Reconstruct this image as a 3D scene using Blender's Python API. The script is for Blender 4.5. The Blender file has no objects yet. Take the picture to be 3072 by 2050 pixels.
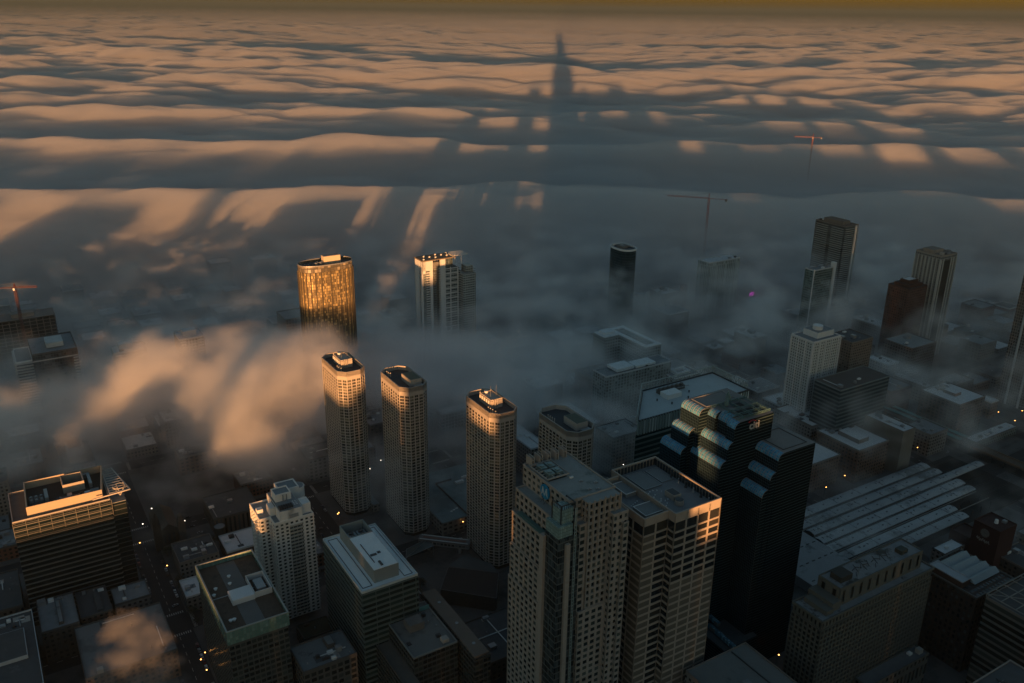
import bpy, math, random
import numpy as np
from mathutils import Vector, Matrix
random.seed(7)
S=bpy.context.scene; C=S.collection
R=math.radians
# ------------------------------------------------------------------ camera, sky, sun, exposure
H=412.0; FPX=2650.0; PITCH=R(20.7); ROLL=R(0.75)
cd=bpy.data.cameras.new('camera'); cam=bpy.data.objects.new('camera',cd); C.objects.link(cam)
cd.sensor_width=36; cd.lens=36*FPX/3072; cd.clip_start=.5; cd.clip_end=500000
cam.location=(0,0,H)
cam.rotation_euler=(Matrix.Rotation(R(90)-PITCH,3,'X')@Matrix.Rotation(ROLL,3,'Z')).to_euler()
S.camera=cam
SUN_AZ=R(2.5); SUN_EL=R(1.55)
w=bpy.data.worlds.new('World'); S.world=w; w.use_nodes=True
nt=w.node_tree; bg=nt.nodes['Background']; sk=nt.nodes.new('ShaderNodeTexSky'); sk.sky_type='NISHITA'
sk.sun_disc=False; sk.sun_elevation=SUN_EL; sk.sun_rotation=math.pi+SUN_AZ
sk.air_density=1.0; sk.dust_density=1.0; sk.ozone_density=1.3; sk.altitude=200
tm_=nt.nodes.new('ShaderNodeMix'); tm_.data_type='RGBA'; tm_.blend_type='MULTIPLY'; tm_.inputs[0].default_value=1; tm_.inputs[7].default_value=(.8,1.0,1.05,1); nt.links.new(sk.outputs[0],tm_.inputs[6]); nt.links.new(tm_.outputs[2],bg.inputs[0]); bg.inputs[1].default_value=0.085
sl=bpy.data.lights.new('sun','SUN'); sl.energy=5.0; sl.angle=R(.5); sl.color=(1,.44,.15)
so=bpy.data.objects.new('sun',sl); C.objects.link(so)
so.rotation_euler=Vector((math.sin(SUN_AZ)*math.cos(SUN_EL),math.cos(SUN_AZ)*math.cos(SUN_EL),-math.sin(SUN_EL))).to_track_quat('-Z','Y').to_euler()
S.view_settings.view_transform='Standard'; S.view_settings.look='None'; S.view_settings.exposure=1.35; S.view_settings.gamma=1
S.cycles.use_denoising=True; S.cycles.max_bounces=8; S.cycles.volume_bounces=4
S.cycles.volume_step_rate=1.6; S.cycles.volume_max_steps=512
S.cycles.sample_clamp_indirect=4
# ------------------------------------------------------------------ coordinates
# the street grid: local x runs north (n), local y runs west (w)
TH=R(31.8); CT,ST=math.cos(TH),math.sin(TH)
def W(n,w): return (n*CT-w*ST, n*ST+w*CT)
def at(px,py,z):
    x=(px-1536)/FPX; y=-(py-1025)/FPX
    xr=x*math.cos(ROLL)-y*math.sin(ROLL); yr=x*math.sin(ROLL)+y*math.cos(ROLL)
    d=(xr, math.cos(PITCH)+yr*math.sin(PITCH), -math.sin(PITCH)+yr*math.cos(PITCH))
    t=(z-H)/d[2]; return (d[0]*t,d[1]*t)
def atF(fx,fy,z): return at(fx*1.3072,fy*1.3074,z)
def G(px,py,z):
    x,y=at(px,py,z); return (x*CT+y*ST,-x*ST+y*CT)
def us(u,s): return (u*math.cos(SUN_AZ)+s*math.sin(SUN_AZ), -u*math.sin(SUN_AZ)+s*math.cos(SUN_AZ))
# ------------------------------------------------------------------ materials
MC={}
def node(nt,t,**k):
    n=nt.nodes.new(t)
    for a,b in k.items(): setattr(n,a,b)
    return n
def base(name):
    m=bpy.data.materials.new(name); m.use_nodes=True
    return m,m.node_tree,m.node_tree.nodes['Principled BSDF']
def mth(nt,op,a,b=None,c=None):
    n=nt.nodes.new('ShaderNodeMath'); n.operation=op
    for i,q in enumerate((a,b,c)):
        if q is None: continue
        if isinstance(q,(int,float)): n.inputs[i].default_value=q
        else: nt.links.new(q,n.inputs[i])
    return n.outputs[0]
def mixc(nt,f,a,b):
    n=nt.nodes.new('ShaderNodeMix'); n.data_type='RGBA'
    for i,q in ((0,f),(6,a),(7,b)):
        if isinstance(q,(int,float)): n.inputs[i].default_value=q
        elif isinstance(q,tuple): n.inputs[i].default_value=(*q,1)
        else: nt.links.new(q,n.inputs[i])
    return n.outputs[2]
def mat(c,rough=.85,var=.25,sc=.15,metal=0.,dirt=None,dscale=.05,damt=.5):
    """weathered surface: base colour, fine variation, optional second colour in patches"""
    k=('m',c,rough,var,sc,metal,dirt,dscale,damt)
    if k in MC: return MC[k]
    m,nt,b=base('surface'); tc=node(nt,'ShaderNodeTexCoord')
    nz=node(nt,'ShaderNodeTexNoise'); nz.inputs['Scale'].default_value=sc; nz.inputs['Detail'].default_value=6; nz.inputs['Roughness'].default_value=.65
    nt.links.new(tc.outputs['Object'],nz.inputs['Vector'])
    f=mth(nt,'MULTIPLY_ADD',nz.outputs[0],var*2.2,1-var*1.1)
    h=node(nt,'ShaderNodeHueSaturation'); h.inputs['Color'].default_value=(*c,1); nt.links.new(f,h.inputs['Value'])
    col=h.outputs[0]
    if dirt:
        n2=node(nt,'ShaderNodeTexNoise'); n2.inputs['Scale'].default_value=dscale; n2.inputs['Detail'].default_value=9; n2.inputs['Roughness'].default_value=.7
        nt.links.new(tc.outputs['Object'],n2.inputs['Vector'])
        rp=node(nt,'ShaderNodeMapRange'); rp.inputs[1].default_value=1-damt; rp.inputs[2].default_value=1-damt+.09; nt.links.new(n2.outputs[0],rp.inputs[0])
        col=mixc(nt,rp.outputs[0],col,dirt)
    nt.links.new(col,b.inputs['Base Color']); b.inputs['Roughness'].default_value=rough; b.inputs['Metallic'].default_value=metal
    MC[k]=m; return m
def glass(c=(.015,.022,.026),c2=(.06,.06,.045),rough=.22,spec=.5):
    """window pane, each pane a little different (blinds, curtains)"""
    k=('g',c,c2,rough,spec)
    if k in MC: return MC[k]
    m,nt,b=base('glass'); at_=node(nt,'ShaderNodeAttribute',attribute_name='rnd'); oi=node(nt,'ShaderNodeObjectInfo')
    r=mth(nt,'FRACT',mth(nt,'ADD',at_.outputs['Fac'],oi.outputs['Random']))
    r3=mth(nt,'POWER',r,2.2)
    nt.links.new(mixc(nt,r3,c,c2),b.inputs['Base Color']); b.inputs['Roughness'].default_value=rough
    b.inputs['Specular IOR Level'].default_value=spec
    MC[k]=m; return m
def fmat(wall,gl,bay,fl,wr,hr,gl2=None,rough=.25,var=.18,voff=0.,metal=0.,spec=.5):
    """facade with a regular pattern of openings, driven by metre UVs"""
    k=('f',wall,gl,bay,fl,wr,hr,gl2,rough,var,voff,metal,spec)
    if k in MC: return MC[k]
    m,nt,b=base('facade'); uv=node(nt,'ShaderNodeUVMap'); sp=node(nt,'ShaderNodeSeparateXYZ'); nt.links.new(uv.outputs[0],sp.inputs[0])
    a=mth(nt,'DIVIDE',sp.outputs[0],bay); v=mth(nt,'DIVIDE',mth(nt,'ADD',sp.outputs[1],voff),fl)
    def band(q,r): return mth(nt,'LESS_THAN',mth(nt,'ABSOLUTE',mth(nt,'SUBTRACT',mth(nt,'FRACT',q),.5)),r/2)
    msk=mth(nt,'MULTIPLY',band(a,wr),band(v,hr)) if wr<1 else band(v,hr)
    cb=node(nt,'ShaderNodeCombineXYZ'); nt.links.new(mth(nt,'FLOOR',a),cb.inputs[0]); nt.links.new(mth(nt,'FLOOR',v),cb.inputs[1])
    wn=node(nt,'ShaderNodeTexWhiteNoise'); wn.noise_dimensions='2D'; nt.links.new(cb.outputs[0],wn.inputs['Vector'])
    g2=gl2 or tuple(min(1,q*4+.04) for q in gl)
    gc=mixc(nt,mth(nt,'POWER',wn.outputs[0],2.5),gl,g2)
    tc=node(nt,'ShaderNodeTexCoord'); nz=node(nt,'ShaderNodeTexNoise'); nz.inputs['Scale'].default_value=.12; nz.inputs['Detail'].default_value=5
    nt.links.new(tc.outputs['Object'],nz.inputs['Vector'])
    h=node(nt,'ShaderNodeHueSaturation'); h.inputs['Color'].default_value=(*wall,1); nt.links.new(mth(nt,'MULTIPLY_ADD',nz.outputs[0],var*2.2,1-var*1.1),h.inputs['Value'])
    nt.links.new(mixc(nt,msk,h.outputs[0],gc),b.inputs['Base Color'])
    nt.links.new(mth(nt,'MULTIPLY_ADD',msk,rough-.8,.8),b.inputs['Roughness'])
    b.inputs['Specular IOR Level'].default_value=spec
    if metal: nt.links.new(mth(nt,'MULTIPLY',msk,metal),b.inputs['Metallic'])
    MC[k]=m; return m
def emis(c,s):
    k=('e',c,s)
    if k in MC: return MC[k]
    m,nt,b=base('lamp_glow'); b.inputs['Base Color'].default_value=(*c,1); b.inputs['Emission Color'].default_value=(*c,1); b.inputs['Emission Strength'].default_value=s
    MC[k]=m; return m
# ------------------------------------------------------------------ mesh builder
def inset(pts,d):
    n=len(pts); out=[]
    for i in range(n):
        p0,p1,p2=Vector(pts[i-1][:2]),Vector(pts[i][:2]),Vector(pts[(i+1)%n][:2])
        a=(p1-p0).normalized(); b=(p2-p1).normalized()
        na=Vector((-a.y,a.x)); nb=Vector((-b.y,b.x))
        m=(na+nb); den=m.dot(na)
        m=m*(d/den) if abs(den)>1e-6 else na*d
        out.append((p1.x+m.x,p1.y+m.y))
    return out
def rect(x0,x1,y0,y1): return [(x0,y0),(x1,y0),(x1,y1),(x0,y1)]
def octo(x0,x1,y0,y1,c): return [(x0+c,y0),(x1-c,y0),(x1,y0+c),(x1,y1-c),(x1-c,y1),(x0+c,y1),(x0,y1-c),(x0,y0+c)]
class MB:
    def __init__(s): s.v=[];s.f=[];s.uv=[];s.a=[];s.mi=[]
    def face(s,pts,uv=None,mi=0,a=0.):
        i=len(s.v); s.v+= [tuple(p) for p in pts]; s.f.append(tuple(range(i,i+len(pts)))); s.uv.append(uv or [(p[0],p[1]) for p in pts]); s.mi.append(mi); s.a.append(a); return s
    def prism(s,pts,z0,z1,top=True,bot=False,mi=0,mt=None):
        u=0;n=len(pts)
        for i in range(n):
            p,q=pts[i],pts[(i+1)%n]; L=math.hypot(q[0]-p[0],q[1]-p[1])
            s.face([(*p,z0),(*q,z0),(*q,z1),(*p,z1)],[(u,z0),(u+L,z0),(u+L,z1),(u,z1)],mi); u+=L
        if top: s.face([(*p,z1) for p in pts],mi=mi if mt is None else mt)
        if bot: s.face([(*p,z0) for p in reversed(pts)],mi=mi)
        return s
    def box(s,x0,x1,y0,y1,z0,z1,mi=0,bot=True): return s.prism(rect(x0,x1,y0,y1),z0,z1,bot=bot,mi=mi)
    def ring(s,pts,d,z0,z1):
        """parapet: closed ring between the outline and its inset"""
        q=inset(pts,d);n=len(pts)
        s.prism(pts,z0,z1,top=False)
        for i in range(n):
            j=(i+1)%n
            s.face([(*q[j],z0),(*q[i],z0),(*q[i],z1),(*q[j],z1)]); s.face([(*pts[i],z1),(*pts[j],z1),(*q[j],z1),(*q[i],z1)])
        return s
    def cyl(s,x,y,r,z0,z1,n=12,r2=None):
        r2=r if r2 is None else r2
        a=[(x+r*math.cos(2*math.pi*i/n),y+r*math.sin(2*math.pi*i/n)) for i in range(n)]
        b=[(x+r2*math.cos(2*math.pi*i/n),y+r2*math.sin(2*math.pi*i/n)) for i in range(n)]
        for i in range(n):
            j=(i+1)%n; s.face([(*a[i],z0),(*a[j],z0),(*b[j],z1),(*b[i],z1)])
        s.face([(*p,z1) for p in b]); return s
    def bar(s,p,q,t=.3):
        p,q=Vector(p),Vector(q); d=(q-p).normalized(); u=d.cross(Vector((0,0,1)))
        if u.length<.01: u=Vector((1,0,0))
        u=u.normalized()*t/2; v=d.cross(u).normalized()*t/2
        c=[p-u-v,p+u-v,p+u+v,p-u+v]; e=[q-u-v,q+u-v,q+u+v,q-u+v]
        for i in range(4):
            j=(i+1)%4; s.face([c[i],c[j],e[j],e[i]])
        s.face(c[::-1]); s.face(e); return s
    def truss(s,p,q,h,t=.3,n=10,up=(0,0,1)):
        p,q,up=Vector(p),Vector(q),Vector(up)
        s.bar(p,q,t); s.bar(p+up*h,q+up*h,t)
        for i in range(n):
            a=p.lerp(q,i/n); b=p.lerp(q,(i+1)/n); s.bar(a,a+up*h,t*.7)
            s.bar(a if i%2 else a+up*h,b+up*h if i%2 else b,t*.7)
        s.bar(q,q+up*h,t); return s
    def build(s,name,mats,parent=None,loc=(0,0,0),rz=0.):
        me=bpy.data.meshes.new(name); me.from_pydata(s.v,[],s.f)
        for m in (mats if isinstance(mats,(list,tuple)) else [mats]): me.materials.append(m)
        uvl=me.uv_layers.new(name='UVMap'); uvl.data.foreach_set('uv',[c for f in s.uv for p in f for c in p])
        me.polygons.foreach_set('material_index',s.mi)
        at_=me.attributes.new('rnd','FLOAT','FACE'); at_.data.foreach_set('value',s.a)
        o=bpy.data.objects.new(name,me); C.objects.link(o); o.location=loc; o.rotation_euler.z=rz
        if parent: o.parent=parent
        return o
def tag(o,label=None,cat=None,group=None,kind=None):
    if label: o['label']=label
    if cat: o['category']=cat
    if group: o['group']=group
    if kind: o['kind']=kind
    return o
OCC=[]
def thing(name,label,cat,n,w,z=0.,group=None,rz=TH,world=None):
    o=bpy.data.objects.new(name,None); C.objects.link(o); o.empty_display_size=5
    x,y=world or W(n,w); o.location=(x,y,z); o.rotation_euler.z=rz
    return tag(o,label,cat,group)
def worldpt(t,p):
    c,s=math.cos(t.rotation_euler.z),math.sin(t.rotation_euler.z)
    return Vector((t.location.x+p[0]*c-p[1]*s,t.location.y+p[0]*s+p[1]*c,t.location.z+p[2]))
def copy_obj(o,parent=None,**k):
    c=o.copy(); C.objects.link(c)
    if parent: c.parent=parent
    return c
# ------------------------------------------------------------------ facades with real depth
def frame_facade(t,pts,z0,z1,bay,fl,pw,sh,d=.45,wall=None,pane=None,win=100,panel=None,blank=None,crown=0.,name='wall',pv=0.02,mull=False,sub=None):
    """core, piers and spandrels as one wall mesh; panes as window parts"""
    core=inset(pts,d); mb=MB(); pm=MB(); mb.prism(core,z0,z1,top=False)
    zt=z1-crown
    if crown: mb.prism(pts,zt,z1,top=False); mb.face([(*p,zt) for p in reversed(pts)])
    nf=max(1,round((zt-z0)/fl)); f=(zt-z0)/nf; panes=[]
    for i in range(len(pts)):
        p,q=Vector(pts[i]),Vector(pts[(i+1)%len(pts)]); L=(q-p).length
        if L<1: continue
        e=(q-p)/L; nrm=Vector((e.y,-e.x))
        by=bay[i] if isinstance(bay,(list,tuple)) else bay
        nb=max(1,round(L/by)); b=L/nb
        def P(u,dep): r=p+e*u-nrm*dep; return (r.x,r.y)
        def slab(u0,u1,d0,d1,a,c,mb=mb):
            mb.prism([P(u0,d0),P(u1,d0),P(u1,d1),P(u0,d1)],a,c,bot=True)
        for k in range(nb+1):
            u0,u1=max(0,k*b-pw/2),min(L,k*b+pw/2)
            slab(u0,u1,0,d,z0,zt-.01)
        for k in range(nf+1):
            a=max(z0,z0+k*f-sh/2); c=min(zt-.02,z0+k*f+sh/2)
            if c>a: slab(pw/2,L-pw/2,pv+.05,d,a,c)
        for k in range(nb):
            for r in range(nf):
                zc=z0+(r+.5)*f
                if blank and blank(i,k,nb,zc): slab(k*b+pw/2,(k+1)*b-pw/2,.18,d,z0+r*f+sh/2,z0+(r+1)*f-sh/2,pm if panel else mb); continue
                c=P((k+.5)*b,d-.06); panes.append((c[0],c[1],zc,e,nrm,b-pw,f-sh))
    wo=mb.build(name,wall,t)
    if pm.f: pm.build('infill_panels',panel,t)
    # rank panes by how large they show from the photograph's standpoint
    sc=[]
    for j,(x,y,z,e,nrm,pwid,phei) in enumerate(panes):
        wp=worldpt(t,(x,y,z)); v=Vector((0,0,H))-wp; ez=t.rotation_euler.z
        nw=Vector((nrm.x*math.cos(ez)-nrm.y*math.sin(ez),nrm.x*math.sin(ez)+nrm.y*math.cos(ez),0))
        sc.append((-(pwid*phei*max(0,nw.dot(v.normalized()))/v.length_squared)*(1.0+z/z1),j))
    sc.sort(); top=set(j for s_,j in sc[:win] if s_<0)
    rest=MB(); cache={}
    for j,(x,y,z,e,nrm,pwid,phei) in enumerate(panes):
        rz=math.atan2(e.y,e.x)
        if j in top:
            key=(round(pwid,2),round(phei,2))
            if key not in cache:
                m1=MB(); m1.box(-pwid/2,pwid/2,-.03,.03,-phei/2,phei/2)
                if mull: m1.box(-.09,.09,-.1,-.031,-phei/2,phei/2,mi=1)
                cache[key]=m1.build('window',[pane,wall],t,(x,y,z),rz)
            else:
                c=cache[key].copy(); C.objects.link(c); c.parent=t; c.location=(x,y,z); c.rotation_euler.z=rz
        else:
            a=e*pwid/2; o=nrm*.03
            rest.face([(x-a.x+o.x,y-a.y+o.y,z-phei/2),(x+a.x+o.x,y+a.y+o.y,z-phei/2),(x+a.x+o.x,y+a.y+o.y,z+phei/2),(x-a.x+o.x,y-a.y+o.y,z+phei/2)],a=random.random())
    if rest.f: tag(rest.build('window',pane,t),kind='stuff' if len(panes)>win else None)
    return wo
def roof_on(t,pts,z,m,par=None,ph=1.2,pw=.5,name='roof'):
    """roof sheet at z-ph inside a parapet that tops out at z"""
    if par: MB().ring(pts,pw,z-ph-.6,z).build('parapet',par,t)
    q=inset(pts,pw-.05 if par else .05)
    return MB().prism(q,z-ph-.5,z-ph,bot=True).build(name,m,t)
def boxpart(t,name,m,*b,**k): return MB().box(*b).build(name,m,t,**k)
# ------------------------------------------------------------------ common surfaces
ROOF_W=mat((.56,.58,.59),.8,.18,.3,dirt=(.12,.13,.14),dscale=.09,damt=.36)
ROOF_G=mat((.2,.215,.225),.85,.25,.2,dirt=(.09,.095,.1),dscale=.06,damt=.42)
ROOF_D=mat((.075,.08,.085),.9,.3,.2,dirt=(.14,.145,.15),dscale=.05,damt=.4)
ROOF_B=mat((.085,.06,.045),.9,.45,.35,dirt=(.05,.035,.03),dscale=.12,damt=.45)
METAL=mat((.3,.31,.32),.45,.15,.5,metal=.5); DARKM=mat((.05,.052,.055),.5,.2,.5,metal=.3); WHITE=mat((.62,.64,.64),.6,.12,.4)
CONC=mat((.36,.34,.31),.85,.2,.2); TEAL=mat((.1,.28,.28),.6,.2,.3)
ORANGE=emis((1,.42,.1),3.2); WLAMP=emis((1,.85,.65),2.)
def unit(t,x,y,z,sx=3,sy=2,h=1.6,m=None):
    b=MB().box(x-sx/2,x+sx/2,y-sy/2,y+sy/2,z,z+h); b.cyl(x,y,min(sx,sy)*.36,z+h,z+h+.35,10)
    return b.build('air_unit',m or METAL,t)
def vent(t,x,y,z,r=.35,h=1.2,m=None): return MB().cyl(x,y,r,z,z+h,8).cyl(x,y,r*1.6,z+h,z+h+.3,8,r*.6).build('vent',m or METAL,t)
def pipe(t,x,y,z,r=.5,h=4,m=None): return MB().cyl(x,y,r,z,z+h,10).build('flue_pipe',m or CONC,t)
def clutter(t,n0,n1,w0,w1,z,k=6,seed=0):
    rg=random.Random(seed+int(n0*7+w0*13)); used=[]
    for i in range(k):
        for _ in range(12):
            x=rg.uniform(n0+2.5,n1-2.5) if n1-n0>6 else (n0+n1)/2; y=rg.uniform(w0+2.5,w1-2.5) if w1-w0>6 else (w0+w1)/2
            if all(abs(x-a)+abs(y-b)>5 for a,b in used): break
        used.append((x,y)); q=rg.random()
        if i%3==2:
            a_,b_=rg.uniform(n0+2,n1-2),rg.uniform(w0+2,w1-2); m_=MB()
            if i%2: m_.box(min(x,a_),max(x,a_)+.5,y,y+.6,z+.15,z+.6)
            else: m_.box(x,x+.6,min(y,b_),max(y,b_)+.5,z+.15,z+.6)
            m_.build('duct',rg.choice([METAL,DARKM,WHITE]),t)
            sx,sy=rg.uniform(2.5,7),rg.uniform(2.5,7); x2,y2=min(max(x,n0+sx/2+1),n1-sx/2-1),min(max(y,w0+sy/2+1),w1-sy/2-1)
            if n1-n0>10 and w1-w0>10: boxpart(t,'roof_patch',rg.choice([ROOF_G,ROOF_D,CONC]),x2-sx/2,x2+sx/2,y2-sy/2,y2+sy/2,z,z+.06)
        if q<.45: unit(t,x,y,z,rg.uniform(2,5),rg.uniform(1.6,3.4),rg.uniform(1.1,2.2),rg.choice([METAL,WHITE,DARKM]))
        elif q<.8: vent(t,x,y,z,rg.uniform(.25,.5),rg.uniform(.7,1.6))
        else:
            sx,sy=rg.uniform(3,6),rg.uniform(3,5); boxpart(t,'stair_head',rg.choice([CONC,ROOF_G,METAL]),x-sx/2,x+sx/2,y-sy/2,y+sy/2,z,z+rg.uniform(2.2,3.5))
def simple(name,label,cat,n0,n1,w0,w1,z,wall,roofm,par=None,k=5,seed=0,group=None,ph=1.,pent=None,lvl=0.):
    """a plain block: patterned wall, parapet, roof and what stands on it; local origin at the south-east corner"""
    OCC.append((n0,n1,w0,w1))
    t=thing(name,label,cat,n0,w0,0,group); a,b=n1-n0,w1-w0
    p=rect(0,a,0,b); MB().prism(p,0,z-ph-.6,top=False).build('wall',wall,t)
    roof_on(t,p,z,roofm,par or mat((.3,.3,.3),.8,.2,.2),ph,.45)
    if pent:
        x0,x1,y0,y1,h=pent; MB().box(x0,x1,y0,y1,z-ph,z-ph+h).build('penthouse',par or CONC,t); MB().box(x0+.4,x1-.4,y0+.4,y1-.4,z-ph+h,z-ph+h+.12).build('penthouse_roof',roofm,t)
    if k:
        if pent and b-pent[3]>6: clutter(t,0,a,pent[3]+1,b,z-ph,k,seed)
        elif pent and pent[2]>6: clutter(t,0,a,0,pent[2]-1,z-ph,k,seed)
        elif not pent: clutter(t,0,a,0,b,z-ph,k,seed)
    return t
# ------------------------------------------------------------------ ground, blocks, streets
def struct(o,kind='structure'): o['kind']=kind; return o
g,nt,b=base('ground_surface'); tc=node(nt,'ShaderNodeTexCoord'); nz=node(nt,'ShaderNodeTexNoise'); nz.inputs['Scale'].default_value=.012; nz.inputs['Detail'].default_value=10; nz.inputs['Roughness'].default_value=.7
nt.links.new(tc.outputs['Object'],nz.inputs['Vector'])
cr=node(nt,'ShaderNodeValToRGB'); cr.color_ramp.elements[0].position=.35; cr.color_ramp.elements[0].color=(.022,.024,.022,1); cr.color_ramp.elements[1].position=.68; cr.color_ramp.elements[1].color=(.075,.075,.07,1)
nt.links.new(nz.outputs[0],cr.inputs[0]); nt.links.new(cr.outputs[0],b.inputs['Base Color']); b.inputs['Roughness'].default_value=.95
gm=MB().face([(-4e5,-4e5,0),(4e5,-4e5,0),(4e5,4e5,0),(-4e5,4e5,0)]).build('ground',g); struct(gm)
NS=[(150,9),(275,10),(398,9),(561,10),(692,9),(822,9),(1000,11),(1130,9),(1260,9),(1400,9)]      # streets running north, at w
EW=[(-190,9),(-62,9),(70,10),(207,9),(343,10),(456,9),(522,9),(600,9),(750,9),(812,9),(893,9),(1040,9),(1150,9),(1320,9)]  # running west, at n
ROAD=mat((.028,.029,.032),.8,.25,.08,dirt=(.045,.045,.046),dscale=.03,damt=.42); PAVE=mat((.1,.1,.098),.9,.3,.08,dirt=(.055,.055,.055),dscale=.02,damt=.5); PAINT=mat((.5,.5,.47),.8,.3,.6)
rd=MB(); mk=MB()
for w_,h in NS: rd.face([(-500,w_-h,.008),(1500,w_-h,.008),(1500,w_+h,.008),(-500,w_+h,.008)])
for n_,h in EW: rd.face([(n_-h,100,.012),(n_+h,100,.012),(n_+h,1500,.012),(n_-h,1500,.012)])
ro=rd.build('road',ROAD,rz=TH); struct(ro)
for n_,h in EW[2:9]:
    for w_ in np.arange(200,900,9.): 
        if min(abs(w_-a) for a,_ in NS)>14: mk.box(n_-.12,n_+.12,w_,w_+4,.014,.02)
    for w_,hw in NS[1:6]:
        for sgn in (-1,1):
            for k in np.arange(n_-h+1,n_+h-1,1.5): mk.box(k,k+.6,w_+sgn*(hw+2.5)-1.3,w_+sgn*(hw+2.5)+1.3,.014,.02)
            for k in np.arange(w_-hw+1,w_+hw-1,1.5): mk.box(n_+sgn*(h+2.5)-1.3,n_+sgn*(h+2.5)+1.3,k,k+.6,.014,.02)
for w_,h in NS[1:6]:
    for n_ in np.arange(-60,560,9.):
        if min(abs(n_-a) for a,_ in EW)>14: mk.box(n_,n_+4,w_-.12,w_+.12,.014,.02)
struct(mk.build('road_markings',PAINT,rz=TH))
pv=MB(); ns=[n for n,_ in EW]; ws=[w_ for w_,_ in NS]
for i in range(len(EW)-1):
    for j in range(len(NS)-1):
        a,b_,c,d_=EW[i][0]+EW[i][1],EW[i+1][0]-EW[i+1][1],NS[j][0]+NS[j][1],NS[j+1][0]-NS[j+1][1]
        pv.box(a,b_,c,d_,.0,.15,bot=False)
struct(pv.build('pavement',PAVE,rz=TH))
# ------------------------------------------------------------------ the great tower the picture is taken from and unseen downtown blocks shaped for the shadows they throw
BLK=fmat((.02,.02,.022),(.03,.03,.035),4.6,4,.7,.6)
t=thing('observation_skyscraper','black stepped skyscraper from whose upper deck the city is seen','skyscraper',0,0,world=W(2,-52))
MB().box(-34.5,34.5,-34.5,34.5,0,205).build('wall',BLK,t)
MB().box(-34.5,11.5,-34.5,34.5,205,270).box(11.5,34.5,-34.5,11.5,205,270).build('upper_wall',BLK,t)
MB().box(-11.5,11.5,-34.5,34.5,270,368).box(-34.5,-11.5,-11.5,11.5,270,368).box(11.5,34.5,-11.5,11.5,270,368).build('tier',BLK,t)
MB().box(-11.5,11.5,-11.5,34.5,368,408).box(-11.5,11.5,-11.5,33.5,408,442).build('top_tier',BLK,t)
for y in (-2,24):
    MB().cyl(0,y,3,442,470,10,2.2).cyl(0,y,1.8,470,500,8,1.2).cyl(0,y,.8,500,527,6,.4).build('antenna',WHITE,t)
OFF=[fmat((.3,.28,.25),(.02,.03,.035),4,3.9,.6,.5),fmat((.12,.12,.12),(.02,.03,.04),3,3.9,.8,.6),fmat((.22,.2,.18),(.02,.02,.02),5,3.9,.5,.55)]
SKY=[(-2600,-1500,118),(-1500,-1250,111),(-1250,-1090,142),(-1090,-1000,112),(-1000,-890,148),(-890,-790,113),(-790,-655,146),(-655,-573,113),(-573,-526,165),(-526,-437,113),(-437,-407,140),(-407,-293,86),(-293,-274,160),(-274,-192,84),(-192,-160,126),(-160,-111,136),(-111,-57,207),(-57,-38,136),(-38,-13,153),
 (68,86,172),(86,104,153),(104,131,203),(131,216,188),(216,294,212),(294,338,170),(338,430,190),(430,508,178),(508,600,186),(600,700,172),(700,742,220),(742,840,152),(840,900,212),(900,1010,160),(1010,1100,198),(1100,1250,160),(1250,1400,190),(1400,1700,158),(1700,2100,178)]
for i,(u0,u1,v) in enumerate(SKY):  # unseen blocks, widths and heights fitted to where sun and shadow fall
    s=-(420+(i*137)%430) if not -60<u0<140 else -(300+(i*97)%200)
    if u1-u0>400: s=-900
    zt=v-s*math.tan(SUN_EL); cx,cy=us((u0+u1)/2,s-25)
    t=thing('downtown_office_block',['pale masonry downtown block out of view behind the camera','dark glass downtown block out of view behind the camera','brown stone downtown block out of view behind the camera'][i%3],'office building',0,0,world=(cx,cy),rz=-SUN_AZ,group='downtown blocks behind the camera')
    hw=(u1-u0)/2
    MB().box(-hw,hw,-25,25,0,zt-4).build('wall',OFF[i%3],t); MB().box(-hw+.5,hw-.5,-24.5,24.5,zt-4,zt-1).build('roof',ROOF_D,t); MB().box(-hw*.995,hw*.995,-8,10,zt-1,zt).build('penthouse',CONC,t)
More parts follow.
